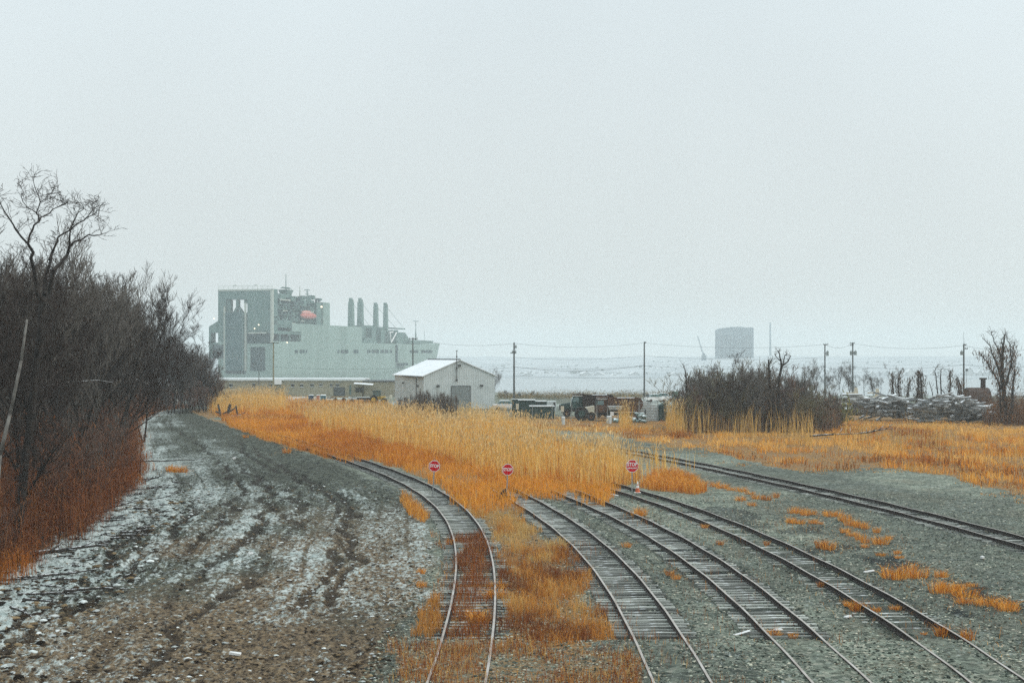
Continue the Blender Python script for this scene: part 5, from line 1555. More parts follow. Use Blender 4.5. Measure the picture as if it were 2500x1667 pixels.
x0, _, zt = at(1484, 991, 186); x1 = at(1520, 991, 186)[0]; w_ = (x1 - x0) / 2
t = thing('spreader_hopper', 'white snow-topped trapezoid hopper on legs in front of the dump truck', 'hopper', ((x0 + x1) / 2, 186, 0))
zb = EYE - (999.5 - YH) / F * 186
MB().hexa([(-w_ * .8, -.5, zb), (w_ * .8, -.5, zb), (w_ * .8, .5, zb), (-w_ * .8, .5, zb), (-w_, -.75, zt), (w_, -.75, zt), (w_, .75, zt), (-w_, .75, zt)]).build('hopper', m_grey, t)
for sx_ in (-.75, .75): MB().tube((sx_ * w_, -.4, 0), (sx_ * w_ * .95, -.4, zb + .02), .05, .05, 6).tube((sx_ * w_, .4, 0), (sx_ * w_ * .95, .4, zb + .02), .05, .05, 6).build('leg', m_green, t)

x0, _, zt = at(1554, 986, 187); x1 = at(1606, 986, 187)[0]; Ln = x1 - x0
t = thing('storage_container', 'pale ribbed storage container behind a wire gate, its roof sloped by a tarp', 'container', (x0, 187.5, 0))
MB().prism([(0, 0), (Ln, 0), (Ln, zt - .35), (Ln * .55, zt + .25), (.35, zt + .6), (0, zt - .2)], 'y', 0, 2.4).build('body', m_grey, t)
m = MB()
for i in range(6): m.box(.05, Ln - .05, -.05, -.003, .25 + i * .36, .33 + i * .36)
m.build('rib', m_wall, t)
MB().box(Ln * .40, Ln * .46, -.12, -.053, .9, 1.5).build('lock_box', m_lampb, t)

x0, _, zt = at(1606, 986, 187); x1 = at(1627, 980, 187)[0]; Ln = x1 - x0
t = thing('tarp_covered_stack', 'dark green tarp draped over a tall stack beside the pale container', 'tarp', (x0, 187, 0))
tp = MB().hexa([(-.1, 0, 0), (Ln + .05, 0, 0), (Ln + .05, 2.2, 0), (-.1, 2.2, 0), (.12, .1, zt - .2), (Ln, .1, zt + .25), (Ln, 2.0, zt + .25), (.12, 2.0, zt - .2)])
tp.build('tarp', m_green, t, bevel=.08)
m = MB()
for i in range(7): m.prism([(i * Ln / 6 - .04, .02), (i * Ln / 6 + .04, .02), (i * Ln / 6 + .10, zt - .3), (i * Ln / 6 + .06, zt - .3)], 'y', -.05, .04)
m.build('tarp_folds', m_green, t)

# green tank further back
x, _, zt = at(1649, 955, 255)
t = thing('storage_tank', 'pale green upright tank standing behind the left end of the thicket', 'tank', (x, 255, 0))
MB().tube((0, 0, 0), (0, 0, zt), .62, .62, 14).build('tank', mat('pale_green_paint', (.16, .25, .22), (.12, .19, .17), rough=.6), t)
MB().tube((0, 0, zt + .003), (0, 0, zt + .25), .62, .2, 14).build('lid', m_roofg, t); MB().box(.55, .75, -.3, -.2, 0, zt).box(.55, .75, .2, .3, 0, zt).build('ladder', m_trim, t)

# snowy sandbags, each a bag
bag = MB().blob((0, 0, 0), (.42, .26, .16), 12, 7, .05).build('sandbag', mat('snowy_sandbag', (.30, .38, .36), (.12, .20, .19), rough=.95, scale=2, snow=.52), smooth=True)
bagm = bag.data; bpy.data.objects.remove(bag)
random.seed(3)
for i in range(34):
    px = random.uniform(1500, 1578); f_ = 1 - abs(px - 1552) / 60; lv = random.random() * max(f_, .15)
    x, z = gp(px, 1033 - random.uniform(0, 4))
    o = bpy.data.objects.new('sandbag', bagm); COL.objects.link(o); o.location = (x, z + lv * 1.0, .12 + lv * 1.15); o.rotation_euler = (random.gauss(0, .2), random.gauss(0, .2), random.random() * 3); s = random.uniform(.8, 1.3); o.scale = (s, s, s)
    tag(o, 'snow-topped green grey sandbag in the pile in front of the dump truck tail', 'sandbag', 'sandbags piled in front of the dump truck')
# drums and small boards
for (px, py, r, hh, lab) in ((1487, 1033, .32, .85, 'white snow-topped drum beside the sandbags and the hopper'), (1375, 1036, .22, .9, 'small round white marker in front of the rear dump truck')):
    x, z = gp(px, py); t = thing('drum', lab, 'drum', (x, z, 0))
    MB().tube((0, 0, 0), (0, 0, hh), r, r, 14).build('drum_body', m_grey, t); MB().tube((0, 0, hh + .003), (0, 0, hh + .08), r, r * .8, 14).build('lid', m_snowc, t)


def board(px, py0, py1, wpx, base_py, label, mm, back=False, shape='rect'):
    x, Z_ = gp(px, base_py); zt = EYE - (py0 - YH) / F * Z_; zb = EYE - (py1 - YH) / F * Z_; w_ = wpx / F * Z_ / 2
    t = thing('notice_board', label, 'sign', (x, Z_, 0))
    MB().tube((0, .03, -.1), (0, .03, zt), .035, .035, 6).build('post', m_post, t)
    if shape == 'rect': MB().box(-w_, w_, -.03, -.008, zb, zt).build('panel', mm, t)
    else: MB().prism([(u + 0, v + (zt + zb) / 2) for u, v in octagon(w_)], 'y', -.03, -.008).build('panel', mm, t)


board(1494, 1005, 1015, 8.5, 1032, 'small white notice board standing by the white drum', m_white)
board(1263, 985, 999, 7, 1030, 'cream notice board half hidden by reeds in front of the dumpsters', m_cream)
board(1373, 991, 1005, 8, 1034, 'cream notice board in front of the rear dump truck', m_cream)
board(1268, 960, 966, 7, 985, 'back of a small round sign beside the crossarm pole', m_trim, shape='oct')
board(1581, 962, 970, 8, 992, 'back of a small round sign right of the slim black pole', m_trim, shape='oct')
board(2360, 900, 906, 6, 960, 'tiny dark sign panel right of the rightmost utility pole', m_trim)


def car(px, Z_, label, mm, rz=0.0):
    x = (px - CX) / F * Z_; t = thing('parked_car', label, 'car', (x, Z_, 0), rz)
    MB().prism([(-2.1, .35), (2.1, .35), (2.15, .8), (1.2, .95), (-1.3, .95), (-2.15, .85)], 'y', -.85, .85).build('body', mm, t, bevel=.05)
    MB().prism([(-1.5, .953), (1.0, .953), (.5, 1.42), (-1.0, 1.42)], 'y', -.74, .74).build('glasshouse', m_win, t, bevel=.04)
    MB().prism([(-1.0, 1.423), (.5, 1.423), (.4, 1.52), (-.9, 1.52)], 'y', -.72, .72).build('snow_cover', m_snowc, t)
    for s in (-1.3, 1.3): wheel(t, s, -.75, .32, .2); wheel(t, s, .75, .32, .2)


car(1601, 262, 'white parked car behind the pale container', m_white, .3)
car(1622, 268, 'second white parked car, nearer to the green tank', m_white, -.2)
car(1236, 225, 'snow-covered white car half hidden by reeds left of the dumpsters', m_white, .1)

# chain link fence with a gate in front of the machines
FN = thing('chain_link_fence', 'thin grey chain link fence with a double gate in front of the machines', 'fence', (0, 0, 0))
fm = MB(); ZF = 183.0
fx0, fx1 = (1290 - CX) / F * ZF, (1632 - CX) / F * ZF
for px in (1300, 1348, 1396, 1457, 1483, 1509, 1560): MB().tube(((px - CX) / F * ZF, ZF, 0), ((px - CX) / F * ZF, ZF, 2.3), .035, .035, 6).build('post', m_post, FN)
g = MB()
for px in (1560, 1582, 1587, 1606): g.tube(((px - CX) / F * ZF, ZF - .05, 0), ((px - CX) / F * ZF, ZF - .05, 2.7), .05, .05, 6)
for a_, b_ in ((1560, 1582), (1587, 1606)):
    for zz_ in (.25, 2.5): g.tube(((a_ - CX) / F * ZF, ZF - .05, zz_), ((b_ - CX) / F * ZF, ZF - .05, zz_), .035, .035, 6)
g.build('gate', m_post, FN)
wv = MB()
for zz_ in np.arange(.2, 2.3, .35): wv.tube((fx0, ZF + .04, zz_), (fx1, ZF + .04, zz_), .007, .007, 4)
wv.build('mesh_wires', m_post, FN)

# two yellow machines behind the left timber heap
for i, (px, lab) in enumerate(((2085, 'left of two yellow loaders with pale cabs, behind the left timber heap'), (2137, 'right of two yellow loaders with pale cabs, behind the left timber heap'))):
    x, _, zb = at(px, 979, 205); t = thing('compact_loader', lab, 'loader', (x, 205, 0), 0, 'yellow loaders behind the timber')
    MB().hexa([(-.9, -.7, .6), (.9, -.7, .6), (.9, .7, .6), (-.9, .7, .6), (-.8, -.65, 2.6), (.85, -.65, 2.6), (.85, .65, 2.6), (-.8, .65, 2.6)]).build('body', m_yel, t, bevel=.06)
    MB().hexa([(0, -.5, 2.603), (.62, -.5, 2.603), (.62, .5, 2.603), (0, .5, 2.603), (.14, -.3, 4.0 - .15 * i), (.42, -.3, 4.0 - .15 * i), (.42, .3, 4.0 - .15 * i), (.14, .3, 4.0 - .15 * i)]).build('cab', m_cream, t)
    MB().box(-.8, .85, -.66, .66, 2.604, 2.68).build('snow_cover', m_snowc, t) if False else None
    MB().box(-1.25, -.05, -.5, -.38, 3.15, 3.32).tube((-.1, -.44, 2.61), (-.1, -.44, 3.16), .06, .06, 6).build('lift_arm', m_cream, t)
    for sx_ in (-.55, .55): wheel(t, sx_, -.62, .48, .3, m_yel); wheel(t, sx_, .62, .48, .3, m_yel)

# rusty mound with a short chimney by the right edge tree: an old boiler shell
x, z = gp(2415, 1012)
t = thing('rusty_boiler', 'rust brown boiler shell with a short dark stack beside the large tree at right', 'boiler', (x, z + 6, 0))
k_ = (z + 6) / F
MB().tube((-1.4, 0, 1.9), (1.8, 0, 1.9), 1.9, 1.9, 16).build('shell', mat('dull_rust', (.075, .045, .032), (.045, .030, .024), rough=.95, scale=2), t)
MB().tube((1.1, 0, 3.7), (1.1, 0, 5.2), .38, .36, 10).tube((1.1, 0, 5.0), (1.1, 0, 5.25), .55, .55, 10).build('stack', m_dark, t)
MB().box(-1.5, -.9, -1, 1, 0, .6).box(1.0, 1.7, -1, 1, 0, .6).build('cradle', m_rust, t)

# ---------------------------------------------------------------- utility poles and wires
m_pole = mat('weathered_pole', (.11, .12, .115), (.06, .065, .06), rough=.9, scale=3, stretch=(4, 4, .4))
m_wire = mat('dark_wire', (.05, .055, .055), (.04, .045, .045), rough=.7)
m_gear = mat('grey_pole_gear', (.26, .29, .28), (.20, .22, .21), rough=.6)


def pole(px, top, Z_, label, arms=(), cans=(), r=.17, light=None):
    x, _, zt = at(px, top, Z_)
    t = thing('utility_pole', label, 'utility pole', (x, Z_, -.3), 0, 'utility poles')
    zt += .3
    MB().tube((0, 0, 0), (0, 0, zt), r, r * .68, 9).build('pole', light or m_pole, t)
    for (dy, w_, off) in arms:
        zc = zt - dy / F * Z_
        a_ = MB().box(-w_ / 2 + off, w_ / 2 + off, -.26, -.14, zc - .07, zc + .07).build('crossarm', m_pole, t)
        ins = MB()
        for u in (-.45, .0, .45):
            if abs(u) > .1 or off: ins.tube((u * w_ + off, -.2, zc + .073), (u * w_ + off, -.2, zc + .26), .05, .04, 6)
        if ins.v: ins.build('insulator', m_gear, a_)
    for (dy, off, rr, hh) in cans:
        zc = zt - dy / F * Z_
        c_ = MB().tube((off, -.25, zc - hh / 2), (off, -.25, zc + hh / 2), rr, rr, 10).build('transformer', m_gear, t)
        MB().tube((off, -.25, zc + hh / 2 + .003), (off, -.25, zc + hh / 2 + .22), .05, .04, 6).box(min(0, off), max(0, off), -.06, .06, zc - .08, zc + .08).build('bracket', m_trim, c_)
    return t


pole(1008, 824, 262, 'utility pole with a plain crossarm rising behind the white shed, in front of the ship', [(3, 1.6, .1)], [], .15)
pole(1255, 836, 262, 'tall grey utility pole with crossarm and stepped gear right of the white shed', [(26, 1.1, -.1)], [(11, .35, .16, .5), (24, -.28, .15, .45), (24, .3, .15, .45)], .2)
pole(1573, 834, 262, 'slim blackish pole without crossarm above the dump truck tail', [(3, .35, .15)], [], .17)
pole(2014, 840, 262, 'utility pole with one transformer right of the thicket', [(1, .9, .1)], [(23, .42, .24, .85)], .16)
pole(2082, 836, 268, 'utility pole with two pale transformer boxes above the yellow loaders', [(2, .9, -.15), (7, .6, -.2)], [(26, -.36, .26, .75), (26, .42, .30, .75)], .17)
pole(2353, 842, 230, 'rightmost utility pole, with a thin rod on its top, beside the vine snags', [(0, .5, .1), (9, .7, .25)], [(20, -.42, .24, .6)], .17)
x, _, zt = at(2353, 811, 230)
m = MB().tube((x, 229.9, EYE - (842 - YH) / F * 230 - .2), (x - .05, 229.9, zt), .035, .02, 5)
o = m.build('rod', m_gear); o.parent = bpy.data.objects.get('utility_pole.005'); o.matrix_parent_inverse = Matrix.Translation(-Vector(o.parent.location))
pole(667.5, 836, 292, 'tan wooden light pole in front of the ship at the corner of the warehouse', [(1, 2.4, .0)], [], .19, mat('tan_pole', (.24, .22, .14), (.17, .155, .10), rough=.9))
pole(632, 905, 290, 'thin dark post in front of the warehouse, left of the tan pole', [], [], .10)
pole(2356 + 170, 846, 215, 'utility pole just outside the right edge', [], [], .17)


def wire(pts, sag, label, r=.022):
    m = MB()
    for (a, b) in zip(pts[:-1], pts[1:]):
        a = Vector(a); b = Vector(b); n = 10; L_ = [a.lerp(b, i / n) - Vector((0, 0, sag * 4 * (i / n) * (1 - i / n))) for i in range(n + 1)]
        for p, q in zip(L_[:-1], L_[1:]): m.tube(p, q, r, r, 4, False)
    return tag(m.build('overhead_wire', m_wire), label, 'power line', 'overhead wires along the pole line')


PX = [(-50, 262), (1008, 262), (1255, 262), (1573, 262), (2014, 262), (2082, 268), (2353, 230), (2560, 215)]
wire([at(px, y, Z_ - .2) for (px, Z_), y in zip(PX[1:], (828, 838, 837, 841, 838, 843, 846))], .75, 'topmost overhead wire strung from pole top to pole top')
wire([at(px, y, Z_ - .2) for (px, Z_), y in zip([(640, 290)] + PX[1:4], (893, 897, 896, 893))], .5, 'overhead wire crossing in front of the ship and over the shed at mid height')
wire([at(px, y, Z_ - .2) for (px, Z_), y in zip(PX[3:], (893, 895, 895, 890, 888))], .5, 'overhead wire at mid height running right from the slim black pole')
wire([at(px, y, Z_ - .25) for (px, Z_), y in zip(PX[2:4], (895, 891))], .95, 'slack thick cable between the tall grey pole and the slim black pole', .035)
wire([at(px, y, Z_ - .2) for (px, Z_), y in zip(PX[2:4], (917, 921))], .25, 'lowest overhead wire between the tall grey pole and the slim black pole')
wire([at(px, y, Z_ - .2) for (px, Z_), y in zip(PX[2:5], (872, 868, 872))], .6, 'faint upper overhead wire between the middle poles')

# ---------------------------------------------------------------- cargo ship
PSI = R(15.5); SX, SZ = -134.8, 800.0; sP, cP = math.sin(PSI), math.cos(PSI)
BEAM = 33.6


def su(px, py, v=0.0):
    k = (px - CX) / F
    u = (k * (SZ + v * sP) - SX + v * cP) / (sP - k * cP); Zc = SZ + u * cP + v * sP
    return u, EYE - (py - YH) / F * Zc


def sv(px, py, u=0.0):
    k = (px - CX) / F
    v = (SX + u * sP - k * (SZ + u * cP)) / (cP + k * sP); Zc = SZ + u * cP + v * sP
    return v, EYE - (py - YH) / F * Zc


m_hull = mat('ship_hull_grey', (.250, .340, .295), (.195, .275, .235), rough=.7, scale=.10, stretch=(1, 1, .12), lo=.3, hi=.6)
m_ship2 = mat('ship_deckhouse_grey', (.120, .20, .175), (.095, .165, .148), rough=.7, scale=.12)
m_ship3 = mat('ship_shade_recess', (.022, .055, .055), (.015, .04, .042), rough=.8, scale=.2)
m_pale = mat('ship_pale_fitting', (.48, .50, .42), (.40, .42, .36), rough=.7)
m_lamp = lamp_mat('deck_lamp', (1.0, .86, .62), 2.5)
SHIP = thing('cargo_ship', 'huge grey cargo ship with a tall stern gantry, moored behind the warehouse', 'ship', (SX, SZ, 0), R(90) - PSI)
H = MB()
deck0 = su(760, 838)[1]; uF = su(884, 840)[0]; uB = 292.0
wD = 16.4
# lower hull: stations along u, half beam and flare
ST = [(0, 1.0, 1.0), (40, 1.0, 1.0), (uF, 1.0, 1.0), (230, 1.0, 1.0), (262, .98, .92), (285, .90, .72), (303, .74, .46), (316, .55, .24), (326, .32, .08), (333, .03, .01)]
hv = []
for (u, kt, kb) in ST:
    c_ = BEAM / 2; dt, db = c_ * kt, c_ * kb; rk = max(0, (u - 262) / 71)
    top = wD + 1.6 * rk
    ring = [(u + 6 * rk, c_ - dt, top), (u + 3.5 * rk, c_ - (dt * .75 + db * .25) , top - 9), (u, c_ - (dt * .2 + db * .8), -2), (u - 4 * rk, c_ - db * .9, -10), (u - 4 * rk, c_ + db * .9, -10), (u, c_ + (dt * .2 + db * .8), -2), (u + 3.5 * rk, c_ + (dt * .75 + db * .25), top - 9), (u + 6 * rk, c_ + dt, top)]
    hv.append(ring)
n = 8
H.v = [p for r_ in hv for p in r_]
for i in range(len(hv) - 1):
    for q in range(n):
        H.f.append((i * n + q, i * n + (q + 1) % n, (i + 1) * n + (q + 1) % n, (i + 1) * n + q)); H.m.append(0)
H.f += [tuple(range(n)), tuple((len(hv) - 1) * n + q for q in range(n - 1, -1, -1))]; H.m += [0, 0]
H.build('hull', m_hull, SHIP)
uw0 = su(735, 815)[0]; uw1 = uF
topW = su(800, 794)[1]
# upper side plating between the stern openings and the fore deck
up = MB().box(uw0, uw1, .0, BEAM, wD + .01, topW)
uA = su(713, 792)[0]
up.box(uA, uw0 - .01, .0, BEAM, su(720, 814)[1], topW)
up.build('upper_hull', m_hull, SHIP)
# stern block: side openings between decks
zA, zB_, zC = su(690, 838)[1], su(690, 815)[1], su(690, 808)[1]
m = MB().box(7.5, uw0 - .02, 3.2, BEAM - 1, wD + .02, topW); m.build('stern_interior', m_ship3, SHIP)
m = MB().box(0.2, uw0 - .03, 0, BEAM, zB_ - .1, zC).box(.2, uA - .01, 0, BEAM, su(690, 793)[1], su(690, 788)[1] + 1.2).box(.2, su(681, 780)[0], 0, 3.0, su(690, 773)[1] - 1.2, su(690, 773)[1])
uq = su(702, 826)[0]
for px in (708, 684): u0 = su(px, 826)[0]; m.box(u0 - .5, u0 + .5, .02, 1.0, wD + .02, zB_ - .11)
m.box(su(694, 800)[0], uA - .02, .02, 2.9, su(690, 793)[1] - .0 - (zC * 0) - 4.5 + 0, su(690, 793)[1] - .01) if False else None
m.build('deck_edge', m_ship2, SHIP)
# stern gantry frame (faces the camera)
zt = sv(600, 706)[1]; zTB = sv(580, 731)[1]
vL0, vL1 = sv(551, 760)[0], BEAM
vR0, vR1 = 0.0, sv(604, 760)[0]
m = MB()
m.box(0, 7, vL0, vL1, wD + .03, zTB).box(0, 7, 0, BEAM, zTB + .01, zt)
m.box(0, 7, vR0, vR1, zC + .02, zTB)
m.build('stern_gantry', m_ship2, SHIP)
m = MB()
m.box(-.35, -.01, 0, BEAM, zt - .9, zt - .1)
for (px, y0, y1, w_) in ((549, 745, 905, .55), (600, 735, 905, .6), (664, 706, 838, .7)):
    v0 = sv(px, y0)[0]; m.box(-.6, -.36 if px != 664 else -.02, v0 - w_, v0 + w_, sv(px, y1)[1], sv(px, y0)[1] - 1.0)
m.box(-.5, -.02, sv(652, 812)[0], sv(606, 812)[0], sv(630, 814)[1], sv(630, 811)[1])
m.box(.1, 1.0, -.35, -.02, wD + 1, zt - .1)
m.build('gantry_rail', m_pale, SHIP)
# stowed stern ramp
v0, v1 = sv(597, 800)[0], sv(553, 800)[0]
rz0, rz1 = sv(575, 905)[1], sv(575, 763)[1]
rmp = MB().box(-1.6, -.62, v0, v1, rz0, rz1).build('stern_ramp', mat('ramp_grey', (.055, .115, .115), (.042, .095, .095), rough=.8, scale=.1), SHIP)
m = MB()
for f_ in (.25, .5, .75): m.box(-1.8, -1.605, v0 + .3, v1 - .3, rz0 + (rz1 - rz0) * f_ - .2, rz0 + (rz1 - rz0) * f_ + .2)
for f_ in (.02, .98): m.box(-1.9, -1.605, v0 + (v1 - v0) * f_ - .25, v0 + (v1 - v0) * f_ + .25, rz0, rz1)
m.build('ramp_beam', m_ship2, rmp)
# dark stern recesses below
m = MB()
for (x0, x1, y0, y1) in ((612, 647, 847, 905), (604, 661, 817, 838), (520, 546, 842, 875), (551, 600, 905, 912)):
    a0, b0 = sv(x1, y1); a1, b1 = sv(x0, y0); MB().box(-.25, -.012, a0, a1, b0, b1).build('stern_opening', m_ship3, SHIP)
# sheave structure inside the gantry opening, with sky on both sides
m = MB()
vb, zb = sv(578, 732); vc, zc_ = sv(578, 762)
m.box(1, 3, sv(581, 740)[0], sv(574, 740)[0], zc_, zb + .0).hexa([(1, sv(592, 760)[0], zc_ - .3), (3, sv(592, 760)[0], zc_ - .3), (3, sv(566, 760)[0], zc_ - .3), (1, sv(566, 760)[0], zc_ - .3), (1, sv(582, 748)[0], zc_ + 3), (3, sv(582, 748)[0], zc_ + 3), (3, sv(574, 748)[0], zc_ + 3), (1, sv(574, 748)[0], zc_ + 3)])
m.box(1, 4, sv(561, 745)[0], sv(552, 745)[0], zc_, zb).box(0.5, 5, vR1, vL0, wD + .1, zc_ - .31).box(1, 2.5, sv(604, 742)[0], sv(594, 736)[0], zb - 2.2, zb)
m.build('ramp_sheave', m_ship2, SHIP)
# left wing platform beyond the stern
m = MB()
a0 = BEAM + .02; a1 = sv(506, 800)[0]
m.box(2, 9, a0, a1, sv(515, 812)[1], sv(515, 797)[1]).box(2, 8, a1 - 1.2, a1, sv(515, 836)[1], sv(515, 812)[1] - .01).box(2, 9, a0, a1, sv(515, 875)[1], sv(515, 836)[1] - .01)
m.hexa([(2, a0, sv(515, 797)[1] + .01), (9, a0, sv(515, 797)[1] + .01), (9, a1, sv(515, 797)[1] + .01), (2, a1, sv(515, 797)[1] + .01), (2, a0, sv(528, 779)[1]), (9, a0, sv(528, 779)[1]), (9, a1 - 4, sv(512, 788)[1]), (2, a1 - 4, sv(512, 788)[1])])
m.build('side_platform', m_ship2, SHIP)
# superstructure behind, stepping down forward
uS1 = su(767, 730, 2.5)[0]; zS = su(710, 729, 2.5)[1]
m = MB().box(7.02, uS1, 2.5, 15.5, topW + .02, zS)
m.box(7.02, su(680, 712, 2.5)[0], 3.5, 14.5, zS + .01, su(675, 711, 3)[1]).box(su(684, 720, 6)[0], su(712, 720, 6)[0], 6, 16, zS + .01, su(700, 718, 6)[1])
m.build('superstructure', m_ship2, SHIP)
uK0, uK1 = su(789, 760)[0], su(805.5, 760)[0]
MB().box(uK0, uK1, 0, BEAM, topW + .02, su(800, 739)[1]).build('funnel_casing', m_hull, SHIP)
MB().box(uS1 + .01, uK0 - .01, 1.0, BEAM, topW + .02, su(780, 739)[1]).build('funnel_house', m_ship2, SHIP)
# recessed deck clutter on the visible side: galleries, boxes, ladders
rd = random.Random(12); m = MB(); dk = MB(); pl = MB()
for yy in (741, 753, 767, 781):
    a0, b0 = su(671, yy, 2.0); a1, b1 = su(786, yy, 2.0); m.box(a0, a1 - (18 if yy < 745 else 0), 1.2, 2.48, b0 - .18, b0 + .12)
for i in range(150):
    px = rd.uniform(672, 782); yy = rd.uniform(733, 788); u0, z0_ = su(px, yy, 2.3); s1, s2 = rd.uniform(.5, 3.2), rd.uniform(.4, 2.6)
    (m if rd.random() < .45 else dk).box(u0, u0 + s1 * 1.6, 2.5 - rd.uniform(.15, 1.2), 2.49, z0_, z0_ + s2)
for (px, yy, w_, h_) in ((683, 729.5, 26, .7), (712, 788, 8, 1.0), (690, 757, 12, .5), (735, 782, 7, .6)):
    u0, z0_ = su(px, yy, 1.1); u1 = su(px + w_, yy, 1.1)[0]; pl.box(u0, u1, .9, 1.2, z0_ - h_, z0_)
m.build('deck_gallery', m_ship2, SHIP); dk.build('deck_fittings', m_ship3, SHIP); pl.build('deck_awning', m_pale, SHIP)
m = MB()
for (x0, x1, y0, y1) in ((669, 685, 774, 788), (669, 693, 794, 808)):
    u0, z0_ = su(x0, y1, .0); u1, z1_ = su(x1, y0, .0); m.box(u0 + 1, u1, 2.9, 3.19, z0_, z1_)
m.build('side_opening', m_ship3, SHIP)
MB().box(.3, uA - .03, .5, 2.88, su(690, 792.5)[1] - 1.6, su(690, 792.5)[1] - .02).build('deck_beam', m_ship2, SHIP)
# rails, masts, radar
m = MB(); zr = zt + 1.9
for v_ in np.linspace(.2, BEAM - .2, 12): m.tube((.3, v_, zt), (.3, v_, zr), .09, .09, 4)
m.tube((.3, .2, zr), (.3, BEAM - .2, zr), .10, .10, 4).tube((.3, .2, zt + 1), (.3, BEAM - .2, zt + 1), .07, .07, 4)
for v_ in (sv(572, 697)[0], sv(623, 697)[0]): m.box(0, 1.2, v_ - .9, v_ + .9, zr, zr + .5)
m.build('top_railing', m_pale, SHIP)


def mast(px, y0, y1, r, arms, v=12, lattice=False):
    u0, z0_ = su(px, y1, v); z1_ = su(px, y0, v)[1]; m = MB().tube((u0, v, z0_), (u0, v, z1_), r, r * .5, 6)
    for (yy, w_) in arms:
        za = su(px, yy, v)[1]; m.box(u0 - w_ * 1.7, u0 + w_ * 1.7, v - w_ * .3, v + w_ * .3, za - .18, za + .18)
    if lattice:
        for s in (-1, 1): m.tube((u0 + s * 2.2, v, z0_), (u0, v, z0_ + (z1_ - z0_) * .65), .15, .12, 4)
    return m


mast(698, 669, 712, .32, [(704, 3.4), (702, 2.6), (708, 1.2)]).build('radar_mast', m_ship2, SHIP)
u0, z0_ = su(698, 712, 12); MB().hexa([(u0 - 2, 10, z0_ - 3), (u0 + 2, 10, z0_ - 3), (u0 + 2, 14, z0_ - 3), (u0 - 2, 14, z0_ - 3), (u0 - 4.5, 9, z0_ + 1), (u0 + 4.5, 9, z0_ + 1), (u0 + 4.5, 15, z0_ + 1), (u0 - 4.5, 15, z0_ + 1)]).build('radar_platform', m_ship2, SHIP)
mast(732, 698, 730, .4, [(710, .6)]).build('whip_mast', m_pale, SHIP)
mast(750, 706, 730, .4, [(708, 2.0), (718, 1.2), (713, .8)]).build('signal_mast', m_ship2, SHIP)
mast(760, 719, 731, .25, [], 8).build('whip_mast', m_ship2, SHIP)
m = MB()
for px in (712, 720, 738, 744, 757, 763): u0, z0_ = su(px, 729, 4); m.box(u0, u0 + rd.uniform(1.5, 5), 4, 7, z0_ - .5, z0_ + rd.uniform(.5, 2.0))
m.build('roof_fittings', m_ship2, SHIP)
# hull ports in the long row
for (x0, x1, y0, y1) in ((720, 727, 854, 862), (731, 737, 854, 862), (738.5, 743, 854, 862), (746, 750, 854, 861), (824, 828, 854, 862), (832, 840, 854, 862), (841.5, 850, 854, 862), (863, 875, 854, 862), (896, 904, 854, 861.5), (907, 915, 854, 861.5), (916.5, 925, 854, 861.5), (929, 937, 854, 861.5), (939, 948, 854, 861.5), (951, 957, 854, 861.5), (1000, 1008, 855, 861), (1010, 1021, 855, 861), (1028, 1039, 855, 861), (1041, 1054, 855, 861)):
    u0, z0_ = su(x0, y1); u1, z1_ = su(x1, y0)
    if u0 < 250:
        p = MB().box(u0, u1, -.12, -.01, z0_, z1_)
    else:
        def vside(u, z):
            vt = np.interp(u, [r_[0][0] for r_ in hv], [r_[0][1] for r_ in hv]); vb2 = np.interp(u, [r_[1][0] for r_ in hv], [r_[1][1] for r_ in hv])
            return vt + (vb2 - vt) * np.clip((wD + 1 - z) / 9, 0, 1)
        P = []
        for (qx_, qy_) in ((x0, y1), (x1, y1), (x1, y0), (x0, y0)):
            v_ = 0.0
            for it in range(25):
                uu, zz_ = su(qx_, qy_, v_); v_ = .5 * v_ + .5 * float(vside(uu, zz_))
            P.append((uu, v_ - .05, zz_))
        P2 = [(p_[0] + .2, p_[1] - .5, p_[2]) for p_ in P]
        p = MB().hexa([P2[0], P2[1], P[1], P[0], P2[3], P2[2], P[2], P[3]])
    p.build('hull_port', m_ship3, SHIP)
